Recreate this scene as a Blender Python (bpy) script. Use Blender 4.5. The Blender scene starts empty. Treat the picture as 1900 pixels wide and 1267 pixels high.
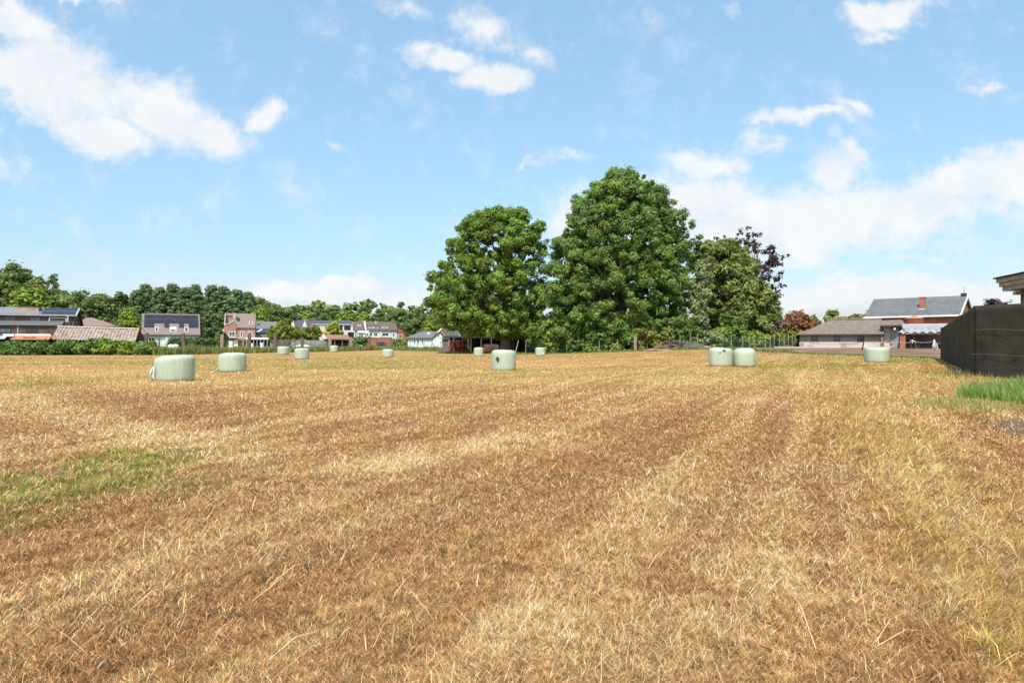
import bpy, math, random
import numpy as np
from mathutils import Vector

R = math.radians
scene = bpy.context.scene
COL = scene.collection
random.seed(5)
rng = np.random.default_rng(11)

# ------------------------------------------------------------------ camera model of the photograph
F, CX, HZ, EYE = 1267.0, 950.0, 637.0, 1.65
def XA(px, Y): return (px - CX) / F * Y                 # world X of a column at depth Y
def ZA(py, Y): return EYE + (HZ - py) / F * Y           # world Z of a row at depth Y
def GP(px, py):                                         # point on flat ground
    Y = F * EYE / (py - HZ); return XA(px, Y), Y

# ------------------------------------------------------------------ numpy noise
_TAB = rng.random((8, 256, 256))
def vnoise(x, y, s=0):
    xi = np.floor(x).astype(np.int64); yi = np.floor(y).astype(np.int64)
    fx = x - xi; fy = y - yi
    fx = fx * fx * (3 - 2 * fx); fy = fy * fy * (3 - 2 * fy)
    t = _TAB[s % 8]; xi &= 255; yi &= 255; x1 = (xi + 1) & 255; y1 = (yi + 1) & 255
    return (t[xi, yi] * (1 - fx) + t[x1, yi] * fx) * (1 - fy) + (t[xi, y1] * (1 - fx) + t[x1, y1] * fx) * fy
def fbm(x, y, o=4, s=0):
    v = 0; a = .5; n = 0
    for i in range(o):
        v = v + a * vnoise(x + 17.3 * i, y - 9.1 * i, s + i); n += a; a *= .5; x = x * 2.03; y = y * 2.03
    return v / n
def sm(v, a, b):
    t = np.clip((np.asarray(v, float) - a) / (b - a), 0, 1); return t * t * (3 - 2 * t)

def TZ(x, y):                                           # terrain height
    x = np.asarray(x, float); y = np.asarray(y, float)
    z = .85 * sm(y, 58, 88) * sm(x, 8, 30) + .2 * sm(y, 25, 48) * sm(x, 2, 12)
    r = np.hypot(x, y)
    z = z + (fbm(x * 1.3, y * 1.3, 3, 3) - .5) * .07 * (1 - sm(r, 14, 45))
    z = z + (fbm(x * .16, y * .16, 2, 5) - .5) * .22 * sm(r, 5, 20) * (1 - sm(r, 60, 100))
    al = x * .9063 - y * .4226; lg = x * .4226 + y * .9063
    z = z + (fbm(x * 5.5, y * 5.5, 2, 1) - .5) * .075 * (1 - sm(r, 9, 26)) + (fbm(al * 2.4, lg * .22, 2, 7) - .5) * .10 * (1 - sm(r, 14, 40))
    z = z + .85 * sm(y, 140, 185) * (1 - sm(x, -30, 5))
    return z
def T1(x, y): return float(TZ(np.array([x]), np.array([y]))[0])

# ------------------------------------------------------------------ object helpers
def tag(o, label=None, cat=None, group=None, kind=None):
    if label: o['label'] = label
    if cat: o['category'] = cat
    if group: o['group'] = group
    if kind: o['kind'] = kind
    return o
def empty(name, loc, rz=0, label=None, cat=None, group=None):
    o = bpy.data.objects.new(name, None); COL.objects.link(o)
    o.location = loc; o.rotation_euler = (0, 0, rz); o.empty_display_size = .3
    return tag(o, label, cat, group)
def np_mesh(name, V, faces, k, cols=None, smooth=False, mat=None):
    me = bpy.data.meshes.new(name)
    V = np.ascontiguousarray(V, np.float32); faces = np.ascontiguousarray(faces, np.int32)
    n = len(faces)
    me.vertices.add(len(V)); me.vertices.foreach_set('co', V.ravel())
    me.loops.add(n * k); me.loops.foreach_set('vertex_index', faces.ravel())
    me.polygons.add(n); me.polygons.foreach_set('loop_start', np.arange(n, dtype=np.int32) * k)
    if smooth: me.polygons.foreach_set('use_smooth', np.ones(n, bool))
    if cols is not None:
        a = me.color_attributes.new('tint', 'FLOAT_COLOR', 'POINT')
        c = np.ones((len(V), 4), np.float32); c[:, :3] = cols
        a.data.foreach_set('color', c.ravel())
    me.update(calc_edges=True); me.validate()
    if mat: me.materials.append(mat)
    return me
def link(name, me, parent=None, loc=None):
    o = bpy.data.objects.new(name, me); COL.objects.link(o)
    if parent is not None: o.parent = parent
    if loc is not None: o.location = loc
    return o

class MB:
    def __init__(s): s.v = []; s.f = []
    def add(s, vs, fs):
        n = len(s.v); s.v += [tuple(p) for p in vs]; s.f += [tuple(i + n for i in f) for f in fs]; return s
    def box(s, x0, x1, y0, y1, z0, z1):
        return s.add([(x0,y0,z0),(x1,y0,z0),(x1,y1,z0),(x0,y1,z0),(x0,y0,z1),(x1,y0,z1),(x1,y1,z1),(x0,y1,z1)],
                     [(0,3,2,1),(4,5,6,7),(0,1,5,4),(1,2,6,5),(2,3,7,6),(3,0,4,7)])
    def prism(s, pts, y0, y1):                          # polygon in xz (counter-clockwise seen from -y), along y
        n = len(pts)
        vs = [(x, y0, z) for x, z in pts] + [(x, y1, z) for x, z in pts]
        fs = [tuple(range(n)), tuple(range(2*n-1, n-1, -1))] + [(i, n+i, n+(i+1) % n, (i+1) % n) for i in range(n)]
        return s.add(vs, fs)
    def prismx(s, pts, x0, x1):                         # polygon in yz along x
        n = len(pts)
        vs = [(x0, y, z) for y, z in pts] + [(x1, y, z) for y, z in pts]
        fs = [tuple(range(n-1, -1, -1)), tuple(range(n, 2*n))] + [(i, (i+1) % n, n+(i+1) % n, n+i) for i in range(n)]
        return s.add(vs, fs)
    def tube(s, p0, p1, r0, r1=None, n=8):
        r1 = r0 if r1 is None else r1
        p0 = Vector(p0); p1 = Vector(p1); d = (p1 - p0)
        if d.length < 1e-6: return s
        d.normalize(); a = d.orthogonal().normalized(); b = d.cross(a)
        vs = []
        for p, r in ((p0, r0), (p1, r1)):
            for i in range(n):
                t = 2 * math.pi * i / n; vs.append(p + (a * math.cos(t) + b * math.sin(t)) * r)
        fs = [(i, (i+1) % n, n+(i+1) % n, n+i) for i in range(n)] + [tuple(range(n-1, -1, -1)), tuple(range(n, 2*n))]
        return s.add(vs, fs)
    def path(s, pts, rs, n=7):                          # one continuous tapering tube
        pts = [Vector(p) for p in pts]; m = len(pts); vs = []; ref = None
        for i, p in enumerate(pts):
            d = (pts[min(i+1, m-1)] - pts[max(i-1, 0)]).normalized()
            a = d.orthogonal().normalized() if ref is None else (ref - d * ref.dot(d)).normalized()
            ref = a; b = d.cross(a)
            for k in range(n):
                t = 2 * math.pi * k / n; vs.append(p + (a * math.cos(t) + b * math.sin(t)) * rs[i])
        fs = [(i*n+k, i*n+(k+1) % n, (i+1)*n+(k+1) % n, (i+1)*n+k) for i in range(m-1) for k in range(n)]
        fs += [tuple(range(n-1, -1, -1)), tuple(range((m-1)*n, m*n))]
        return s.add(vs, fs)
    def slab(s, q, t):                                  # four corners, thickness downwards
        q = [Vector(p) for p in q]; b = [p - Vector((0, 0, t)) for p in q]
        return s.add(q + b, [(0,1,2,3),(7,6,5,4),(0,4,5,1),(1,5,6,2),(2,6,7,3),(3,7,4,0)])
    def corr(s, a, b, c, d, pitch, amp, t=.02):         # corrugated sheet: a-b the eave, d-c the ridge
        a, b, c, d = map(Vector, (a, b, c, d))
        n = max(4, int((b - a).length / pitch * 6)); up = (b - a).cross(d - a).normalized()
        vs = []
        for i in range(n + 1):
            f = i / n; o = up * (amp * math.sin(2 * math.pi * i / 6))
            p, q = a.lerp(b, f) + o, d.lerp(c, f) + o
            vs += [p, q, p - up * t, q - up * t]
        fs = []
        for i in range(n):
            k = 4 * i; fs += [(k, k+4, k+5, k+1), (k+2, k+3, k+7, k+6), (k, k+2, k+6, k+4), (k+1, k+5, k+7, k+3)]
        fs += [(0, 1, 3, 2), (4*n, 4*n+2, 4*n+3, 4*n+1)]
        return s.add(vs, fs)
    def build(s, name, mat, parent=None, smooth=False):
        me = bpy.data.meshes.new(name); me.from_pydata(s.v, [], s.f); me.update()
        if smooth: me.polygons.foreach_set('use_smooth', [True] * len(me.polygons))
        me.materials.append(mat)
        return link(name, me, parent)

# ------------------------------------------------------------------ materials
def mat(name, c, rough=.8, c2=None, scale=3., var=.25, bump=0., metal=0., spec=.3, det=5., stretch=(1, 1, 1), attr=False, transl=0., fine=None):
    m = bpy.data.materials.new(name); m.use_nodes = True
    nt = m.node_tree; N = nt.nodes; L = nt.links; bs = N['Principled BSDF']; out = N['Material Output']
    bs.inputs['Roughness'].default_value = rough; bs.inputs['Metallic'].default_value = metal
    bs.inputs['Specular IOR Level'].default_value = spec
    tc = N.new('ShaderNodeTexCoord'); mp = N.new('ShaderNodeMapping'); mp.inputs['Scale'].default_value = stretch
    L.new(tc.outputs['Object'], mp.inputs[0])
    nz = N.new('ShaderNodeTexNoise'); nz.inputs['Scale'].default_value = scale; nz.inputs['Detail'].default_value = det
    nz.inputs['Roughness'].default_value = .65
    L.new(mp.outputs[0], nz.inputs['Vector'])
    rp = N.new('ShaderNodeMapRange'); rp.inputs[1].default_value = .3; rp.inputs[2].default_value = .7
    L.new(nz.outputs['Fac'], rp.inputs[0])
    mx = N.new('ShaderNodeMix'); mx.data_type = 'RGBA'
    c2 = c2 or tuple(v * (1 - var) for v in c)
    mx.inputs[6].default_value = (*c2, 1); mx.inputs[7].default_value = (*c, 1)
    L.new(rp.outputs[0], mx.inputs[0]); col = mx.outputs[2]
    if attr:
        at = N.new('ShaderNodeVertexColor'); at.layer_name = 'tint'
        mu = N.new('ShaderNodeMix'); mu.data_type = 'RGBA'; mu.blend_type = 'MULTIPLY'; mu.inputs[0].default_value = 1
        L.new(col, mu.inputs[6]); L.new(at.outputs[0], mu.inputs[7]); col = mu.outputs[2]
    L.new(col, bs.inputs['Base Color'])
    if bump:
        bp = N.new('ShaderNodeBump'); bp.inputs['Strength'].default_value = bump; bp.inputs['Distance'].default_value = .05
        L.new(nz.outputs['Fac'], bp.inputs['Height']); L.new(bp.outputs[0], bs.inputs['Normal'])
    if transl:
        tr = N.new('ShaderNodeBsdfTranslucent'); ms = N.new('ShaderNodeMixShader'); ms.inputs[0].default_value = transl
        L.new(col, tr.inputs[0]); L.new(bs.outputs[0], ms.inputs[1]); L.new(tr.outputs[0], ms.inputs[2]); L.new(ms.outputs[0], out.inputs[0])
    return m

def brick_mat(name, c1, c2, mortar, sc=1.):
    m = mat(name, c1, .9); nt = m.node_tree; N = nt.nodes; L = nt.links; bs = N['Principled BSDF']
    tc = N.new('ShaderNodeTexCoord'); mp = N.new('ShaderNodeMapping'); mp.inputs['Rotation'].default_value = (R(90), 0, 0)
    L.new(tc.outputs['Object'], mp.inputs[0])
    br = N.new('ShaderNodeTexBrick'); br.inputs['Scale'].default_value = sc
    br.inputs['Brick Width'].default_value = .22; br.inputs['Row Height'].default_value = .075; br.inputs['Mortar Size'].default_value = .010
    br.inputs['Color1'].default_value = (*c1, 1); br.inputs['Color2'].default_value = (*c2, 1); br.inputs['Mortar'].default_value = (*mortar, 1)
    L.new(mp.outputs[0], br.inputs['Vector'])
    nz = N.new('ShaderNodeTexNoise'); nz.inputs['Scale'].default_value = .7; nz.inputs['Detail'].default_value = 6
    L.new(tc.outputs['Object'], nz.inputs['Vector'])
    rp = N.new('ShaderNodeMapRange'); rp.inputs[1].default_value = .3; rp.inputs[2].default_value = .7; rp.inputs[3].default_value = .7; rp.inputs[4].default_value = 1.15
    L.new(nz.outputs['Fac'], rp.inputs[0])
    mu = N.new('ShaderNodeVectorMath'); mu.operation = 'SCALE'; L.new(br.outputs['Color'], mu.inputs[0]); L.new(rp.outputs[0], mu.inputs['Scale'])
    L.new(mu.outputs[0], bs.inputs['Base Color'])
    return m

M = {}
M['brick_dark'] = brick_mat('dark brick', (.17, .075, .06), (.13, .06, .05), (.16, .12, .11))
M['brick_red'] = brick_mat('red brick', (.40, .105, .055), (.34, .09, .05), (.32, .2, .15))
M['brick_rose'] = brick_mat('rose brick', (.40, .19, .13), (.33, .15, .10), (.40, .30, .25))
M['brick_pale'] = brick_mat('pale brick', (.40, .27, .20), (.46, .34, .27), (.42, .36, .3))
M['white'] = mat('white render', (.66, .67, .66), .8, var=.12, scale=1.2)
M['cream'] = mat('cream render', (.62, .57, .50), .85, var=.15, scale=1.2)
M['pinkwhite'] = mat('pinkish render', (.74, .62, .55), .85, var=.12, scale=1.2)
M['greywhite'] = mat('grey white render', (.58, .60, .60), .85, var=.12)
M['slate'] = mat('slate', (.085, .09, .105), .7, var=.3, scale=2.5, stretch=(1, 1, 3))
M['slate_light'] = mat('weathered slate', (.15, .156, .163), .8, c2=(.095, .10, .108), scale=.7, stretch=(1, .6, 1), det=8)
M['tile_brown'] = mat('brown roof tile', (.155, .115, .10), .85, c2=(.085, .065, .06), scale=1.5, stretch=(1, 1, 3), det=8)
M['tile_mauve'] = mat('mauve roof tile', (.235, .175, .165), .85, c2=(.19, .14, .13), scale=2.5, stretch=(1, 1, 3))
M['tile_grey'] = mat('grey roof tile', (.17, .165, .17), .8, c2=(.12, .12, .125), scale=2.0)
M['tile_orange'] = mat('orange roof tile', (.50, .19, .09), .9, c2=(.30, .13, .08), scale=4)
M['tile_old'] = mat('old mossy tile', (.25, .185, .15), .95, c2=(.10, .085, .075), scale=2.6, det=9, stretch=(1, 1, 2.5), bump=.6)
M['asb'] = mat('weathered corrugated sheet', (.46, .40, .34), .9, c2=(.17, .10, .075), scale=1.6, det=9)
M['sheet_grey'] = mat('grey corrugated sheet', (.40, .42, .44), .6, c2=(.28, .29, .31), scale=1.2)
M['rust'] = mat('rusty sheet', (.31, .17, .11), .9, c2=(.16, .10, .07), scale=2, det=8)
M['metal_roof'] = mat('galvanised sheet', (.36, .385, .41), .5, c2=(.24, .26, .285), scale=1.1)
M['solar'] = mat('solar panel', (.022, .026, .045), .22, spec=.5, var=.3, scale=.6)
M['alu'] = mat('aluminium', (.45, .46, .48), .4, metal=.3, var=.1)
M['glass'] = mat('window glass', (.03, .045, .06), .08, spec=.8, var=.5, scale=.8)
M['glass_blue'] = mat('blue window glass', (.08, .17, .30), .12, spec=.8, var=.5, scale=.8)
M['frame_white'] = mat('white frame', (.8, .8, .79), .5, var=.05)
M['frame_dark'] = mat('dark frame', (.04, .045, .05), .5, var=.1)
M['black'] = mat('black felt', (.018, .019, .022), .8, var=.2)
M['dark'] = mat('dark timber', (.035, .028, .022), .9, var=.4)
M['wood_grey'] = mat('grey timber', (.24, .205, .18), .9, c2=(.12, .10, .085), scale=3, stretch=(1, 1, .3), det=8)
M['wood_old'] = mat('old post timber', (.19, .145, .115), .95, c2=(.07, .05, .04), scale=5, stretch=(1, 1, .25), det=8, bump=.5)
M['wood_pink'] = mat('weathered sleeper', (.36, .26, .21), .95, c2=(.2, .14, .11), scale=5, stretch=(1, 1, .25), det=8)
M['wood_pale'] = mat('pale stake', (.50, .40, .24), .9, c2=(.34, .26, .16), scale=6, stretch=(1, 1, .3))
M['wood_fresh'] = mat('fresh boards', (.50, .27, .12), .8, c2=(.36, .18, .075), scale=3, stretch=(1, 1, 4))
M['wood_fascia'] = mat('silvered boards', (.52, .42, .34), .85, c2=(.26, .19, .14), scale=2.2, stretch=(.5, .5, 5), det=8)
M['red_paint'] = mat('red painted timber', (.27, .08, .055), .8, c2=(.18, .055, .04), scale=3)
M['log'] = mat('cut logs', (.42, .28, .17), .9, c2=(.14, .09, .06), scale=6, det=6)
M['plaster'] = mat('stained plaster', (.62, .565, .52), .9, c2=(.44, .37, .325), scale=1.0, det=8)
M['block'] = mat('concrete block', (.30, .265, .235), .95, c2=(.21, .185, .165), scale=2.0, stretch=(1, 1, 3))
M['concrete'] = mat('concrete', (.36, .35, .33), .9, c2=(.22, .22, .215), scale=1.2, det=8)
M['bark'] = mat('bark', (.22, .175, .135), .95, c2=(.10, .078, .06), scale=5, stretch=(1, 1, .2), det=8, bump=.8)
M['steel'] = mat('steel post', (.22, .24, .23), .6, var=.3)
M['wire'] = mat('fence wire', (.25, .26, .26), .6, var=.2)
M['green_wire'] = mat('green plastic wire', (.03, .085, .07), .7, var=.2)
M['tyre'] = mat('dusty tyre', (.10, .085, .06), .95, c2=(.045, .04, .035), scale=3)
M['rim'] = mat('rusty rim', (.26, .16, .12), .8, c2=(.14, .09, .07), scale=4)
M['tarp_grey'] = mat('grey tarpaulin', (.19, .175, .16), .8, c2=(.09, .085, .08), scale=1.5)
M['tarp_white'] = mat('white tarpaulin', (.72, .74, .73), .5, var=.15)
M['tarp_green'] = mat('green tarpaulin', (.04, .14, .13), .6, var=.3)
M['tarp_blue'] = mat('blue tarpaulin', (.03, .06, .12), .6, var=.3)
M['tape_white'] = mat('white barrier tape', (.75, .68, .66), .5, var=.1)
M['tape_red'] = mat('red barrier tape', (.62, .10, .08), .5, var=.1)
M['soil'] = mat('bare earth', (.30, .20, .145), .95, c2=(.19, .12, .085), scale=2, det=8, bump=.5)
M['wrap'] = mat('pale green stretch film', (.43, .48, .37), .40, c2=(.35, .40, .30), scale=2.2, spec=.35, stretch=(3, 3, .5), bump=.55)
M['wrap_white'] = mat('whitish stretch film', (.66, .70, .60), .42, c2=(.56, .61, .50), scale=2.2, spec=.35, stretch=(3, 3, .5), bump=.55)
M['silage'] = mat('exposed silage', (.06, .06, .035), .95, c2=(.02, .02, .015), scale=20)

def leafmat(name, c, tr=.3):
    return mat(name, c, .55, var=.25, scale=.35, attr=True, transl=tr, spec=.25)
LM = {
    'oak': leafmat('oak leaves', (.235, .35, .065), .42), 'maple': leafmat('maple leaves', (.225, .335, .085), .42),
    'poplar': leafmat('poplar leaves', (.215, .295, .13), .4), 'wood': leafmat('woodland leaves', (.24, .31, .10), .4),
    'bright': leafmat('light leaves', (.25, .33, .05)), 'willow': leafmat('willow leaves', (.40, .43, .06)),
    'orchard': leafmat('orchard leaves', (.24, .26, .045)), 'olive': leafmat('conifer sprays', (.23, .285, .08), .35),
    'greyleaf': leafmat('grey green leaves', (.27, .33, .13)), 'copper': leafmat('copper leaves', (.10, .06, .068)),
    'rust': leafmat('russet leaves', (.30, .13, .06)), 'hedge': leafmat('hedge leaves', (.085, .15, .04), .15),
    'bramble': leafmat('bramble leaves', (.15, .24, .05)), 'twig': leafmat('brownish twigs', (.22, .165, .12)),
}

# ------------------------------------------------------------------ foliage
def leaves(blobs, n, size, seed, asp=1.6, up=.25, tintvar=.35, droop=0., shell=(.5, 1.12), rndn=.75, warm=.12, tuftn=.42):
    g = np.random.default_rng(seed); B = np.asarray(blobs, float)
    w = B[:, 3] ** 2; idx = g.choice(len(B), n, p=w / w.sum())
    S = 7; sp = g.normal(size=(len(B), S, 3)); sp[:, :, 2] += .3; sp /= np.linalg.norm(sp, axis=2)[:, :, None]
    spl = .65 + .75 * g.random((len(B), S)); si = g.integers(0, S, n)
    d = sp[idx, si] + tuftn * g.normal(size=(n, 3)); d /= np.linalg.norm(d, axis=1)[:, None]
    sq = np.ones(3); sq[2] = .8
    rad = B[idx, 3] * (shell[0] + (shell[1] - shell[0]) * g.random(n) ** .7) * spl[idx, si]
    stray = g.random(n) < .08; rad[stray] *= 1.0 + .45 * g.random(stray.sum())
    P = B[idx, :3] + d * rad[:, None] * sq
    nn = d + rndn * g.normal(size=(n, 3)) * .6; nn[:, 2] += up; nn /= np.linalg.norm(nn, axis=1)[:, None]
    t = g.normal(size=(n, 3)); t[:, 2] -= droop; t -= nn * (t * nn).sum(1)[:, None]; t /= np.linalg.norm(t, axis=1)[:, None]
    b = np.cross(nn, t)
    s = size * (.55 + .9 * g.random(n))[:, None]
    fold = nn * s * (.22 * g.normal(size=(n, 1)))
    V = np.empty((n, 4, 3)); V[:, 0] = P - t * s * .5 * asp; V[:, 2] = P + t * s * .5 * asp
    V[:, 1] = P + b * s * .5 + fold + t * s * .1; V[:, 3] = P - b * s * .5 + fold + t * s * .1
    bt = 1 + tintvar * (g.random(len(B)) - .5) * 1.3
    hue = (g.random(len(B)) - .5) * warm * 2
    ti = bt[idx] * (1 + tintvar * (g.random(n) - .5)); hu = hue[idx] + (g.random(n) - .5) * warm
    C = np.stack([ti * (1 + hu), ti, ti * (1 - hu)], 1)
    C = np.repeat(C[:, None, :], 4, 1).reshape(-1, 3)
    return V.reshape(-1, 3), np.arange(n * 4).reshape(n, 4), C
def leafmesh(name, blobs, n, size, seed, m, **k):
    V, Fc, C = leaves(blobs, n, size, seed, **k)
    return np_mesh(name, V, Fc, 4, C, mat=m)
def profile_blobs(prof, n, rmin, rmax, seed, depth=.8, bias=.45, keep=None):
    """blobs filling a body whose left/right extents per height are prof = [(z, xl, xr)]"""
    g = np.random.default_rng(seed); P = np.array(sorted(prof)); z0, z1 = P[0, 0], P[-1, 0]
    zz = np.linspace(z0, z1, 200); wl = np.interp(zz, P[:, 0], P[:, 1]); wr = np.interp(zz, P[:, 0], P[:, 2])
    w = (wr - wl) + .5; c = np.cumsum(w); c /= c[-1]
    out = []
    sd_ = seed * 1.7
    for i in range(n):
        z = np.interp(g.random(), c, zz); xl = np.interp(z, P[:, 0], P[:, 1]); xr = np.interp(z, P[:, 0], P[:, 2])
        r = rmin + (rmax - rmin) * g.random() ** 1.4
        h = max((xr - xl) / 2 - r * .6, .05); rr = g.random() ** bias; a = g.random() * 2 * math.pi; h *= 1 + .30 * (float(fbm(np.array([math.cos(a) * 1.3 + sd_]), np.array([math.sin(a) * 1.3 + z * .28]), 2, 2)[0]) - .45)
        out.append(((xl + xr) / 2 + h * rr * math.cos(a), h * depth * rr * math.sin(a), z, r))
    return out
def limb_mesh(h_fork, r0, targets, base=(0, 0, 0), seed=0, lean=(0, 0), rl=.35):
    g = random.Random(seed); mb = MB(); b = Vector(base)
    top = b + Vector((lean[0], lean[1], h_fork))
    zt = max([t[2] for t in targets] + [h_fork * 1.2])
    pts = [b - Vector((0, 0, .3)), b + Vector((0, 0, .25)), b + Vector((lean[0] * .3, lean[1] * .3, h_fork * .35)), top,
           Vector((top.x + g.uniform(-.4, .4), top.y, h_fork + (zt - h_fork) * .5)), Vector((top.x + g.uniform(-.6, .6), top.y, h_fork + (zt - h_fork) * .92))]
    mb.path(pts, [r0 * 1.45, r0 * 1.1, r0 * .95, r0 * .85, r0 * .4, r0 * .08], 10)
    for t in targets:
        t = Vector(t[:3]); f = g.uniform(.75, 1.0) if t.z < h_fork * 1.8 else g.uniform(1.0, 1.5)
        s = Vector((top.x * min(f, 1), top.y * min(f, 1), min(h_fork * f, t.z * .85 if t.z > h_fork else h_fork * .9)))
        m = s.lerp(t, .5) + Vector((g.uniform(-.5, .5), g.uniform(-.5, .5), (t - s).length * .12))
        mb.path([s, m, t], [r0 * rl, r0 * rl * .6, r0 * .06], 6)
    return mb
def tree(name, label, px, py, Y, prof_px, leaf, nb, nl, size, seed, trunk=None, group=None, cat='tree', rb=(.9, 1.8), depth=.8, bias=.45,
         bark=None, forkf=.35, nlimb=14, r0=.4, leafk={}, z=None, extra=None):
    """prof_px: [(row, left col, right col)] at depth Y"""
    X = XA(px, Y); zg = T1(X, Y) if z is None else z
    root = empty(name, (X, Y, zg), 0, label, cat, group)
    prof = [(ZA(r, Y) - zg, XA(a, Y) - X, XA(b, Y) - X) for r, a, b in prof_px]
    bl = profile_blobs(prof, nb, rb[0], rb[1], seed, depth, bias)
    if extra: bl += [(XA(a, Y) - X, dy, ZA(b, Y) - zg, r) for a, b, dy, r in extra]
    me = leafmesh('crown', bl, nl, size, seed + 1, LM[leaf], **leafk)
    link('crown', me, root)
    zs = sorted(p[0] for p in prof); hf = zs[0] + (zs[-1] - zs[0]) * .12 if trunk is None else trunk
    g = random.Random(seed); tg = g.sample(bl, min(nlimb, len(bl)))
    limb_mesh(max(hf, .5), r0, tg, seed=seed).build('trunk', bark or M['bark'], root, True)
    return root

# ------------------------------------------------------------------ camera, sun, sky
cam = bpy.data.cameras.new('camera'); co = bpy.data.objects.new('camera', cam); COL.objects.link(co)
co.location = (0, 0, EYE); co.rotation_euler = (R(90), 0, 0)
cam.lens = 24.0; cam.sensor_width = 36.0; cam.shift_y = 3.5 / 1900; cam.clip_start = .05; cam.clip_end = 6000
scene.camera = co
SUN_EL, SUN_AZ = 57.0, 191.0          # azimuth clockwise from +Y
sd = bpy.data.lights.new('sun', 'SUN'); so = bpy.data.objects.new('sun', sd); COL.objects.link(so)
sd.energy = 3.9; sd.angle = R(.5); sd.color = (1, .955, .88)
e, a = R(SUN_EL), R(SUN_AZ)
sv = Vector((math.sin(a) * math.cos(e), math.cos(a) * math.cos(e), math.sin(e)))
so.rotation_euler = sv.to_track_quat('Z', 'Y').to_euler(); so.location = (0, -20, 40)

w = bpy.data.worlds.new('World'); scene.world = w; w.use_nodes = True
nt = w.node_tree; N = nt.nodes; L = nt.links
for n in list(N): N.remove(n)
out = N.new('ShaderNodeOutputWorld'); bg = N.new('ShaderNodeBackground'); L.new(bg.outputs[0], out.inputs[0])
sky = N.new('ShaderNodeTexSky'); sky.sky_type = 'NISHITA'; sky.sun_disc = False
sky.sun_elevation = R(SUN_EL); sky.sun_rotation = R(SUN_AZ); sky.air_density = 1.0; sky.dust_density = 1.6; sky.ozone_density = 1.2
bg.inputs['Strength'].default_value = .128
def mth(op, a, b=None, c=None, clamp=False):
    n = N.new('ShaderNodeMath'); n.operation = op; n.use_clamp = clamp
    for i, v in enumerate((a, b, c)):
        if v is None: continue
        if isinstance(v, (int, float)): n.inputs[i].default_value = v
        else: L.new(v, n.inputs[i])
    return n.outputs[0]
def vmt(op, a, b, scale=None):
    n = N.new('ShaderNodeVectorMath'); n.operation = op
    for i, v in enumerate((a, b)):
        if v is None: continue
        if isinstance(v, tuple): n.inputs[i].default_value = v
        else: L.new(v, n.inputs[i])
    if scale is not None: n.inputs['Scale'].default_value = scale
    return n.outputs['Value'] if op in ('LENGTH', 'DOT_PRODUCT') else n.outputs[0]
def noise(vec, sc, det, rough=.55, dist=0.):
    n = N.new('ShaderNodeTexNoise'); n.inputs['Scale'].default_value = sc; n.inputs['Detail'].default_value = det
    n.inputs['Roughness'].default_value = rough; n.inputs['Distortion'].default_value = dist
    L.new(vec, n.inputs['Vector']); return n
tc = N.new('ShaderNodeTexCoord'); sx = N.new('ShaderNodeSeparateXYZ'); L.new(tc.outputs['Generated'], sx.inputs[0])
# compass plane of directions: bearing tangent and elevation tangent (infinitely far clouds)
yy = mth('MAXIMUM', mth('ABSOLUTE', sx.outputs[1]), .05)
cb = N.new('ShaderNodeCombineXYZ'); L.new(mth('DIVIDE', sx.outputs[0], yy), cb.inputs[0]); L.new(mth('DIVIDE', sx.outputs[2], yy), cb.inputs[1])
L.new(mth('MULTIPLY', mth('LESS_THAN', sx.outputs[1], 0), 7.0), cb.inputs[2])
P0 = cb.outputs[0]
wp = noise(P0, 3.2, 5, .6); wp2 = noise(P0, 11, 4, .6)
o1 = vmt('SCALE', vmt('SUBTRACT', wp.outputs['Color'], (.5, .5, .5)), None, .16)
o2 = vmt('SCALE', vmt('SUBTRACT', wp2.outputs['Color'], (.5, .5, .5)), None, .05)
PW = vmt('MULTIPLY', vmt('ADD', vmt('ADD', P0, o1), o2), (1, 1, 0))
CL = [  # centre column, row, half width, half height, tilt, weight
 (70,160,190,85,-12,1.0),(190,250,115,42,-6,1.0),(40,55,90,45,-30,.8),(300,205,115,62,-25,1.0),(400,245,95,38,-12,.9),(491,218,34,30,0,.8),(150,6,75,20,-6,.9),
 (915,160,82,40,5,1.05),(825,112,95,28,-16,.85),(890,45,70,55,-30,.55),(1005,80,48,34,-30,.42),(740,22,60,22,0,.4),(930,85,50,28,-20,.42),(630,297,35,18,0,.35),
 (1480,410,400,58,0,.9),(1640,385,290,52,3,.9),(1830,325,180,52,10,1.0),(1240,375,230,52,0,.85),(1080,385,110,45,25,.7),(1500,450,300,40,0,.7),(1530,335,60,50,0,.75),(1320,312,110,30,0,.75),(1055,295,75,12,6,.45),(980,302,30,10,12,.42),
 (1490,230,110,17,9,.7),(1580,207,55,18,-15,.6),(1420,285,70,20,0,.5),(1565,290,55,26,-40,.55),(1660,10,110,32,6,.9),(1640,52,60,16,10,.5),(1840,163,55,14,-5,.42),(1330,20,30,40,20,.35),(1740,305,45,15,0,.4),
 (1660,548,260,34,3,1.0),(1480,565,110,24,0,.8),(1880,535,120,26,0,.9),(1560,512,50,14,0,.5),(1680,490,120,14,0,.4),(1500,470,120,30,0,.6),
 (560,540,140,26,2,.8),(650,522,80,22,-4,.95),(760,560,120,26,0,.7),(380,575,200,14,0,.35),
 (-250,300,260,90,0,.9),(2300,250,280,90,0,.9),(2150,520,200,50,0,.8)]
acc = None
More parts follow.
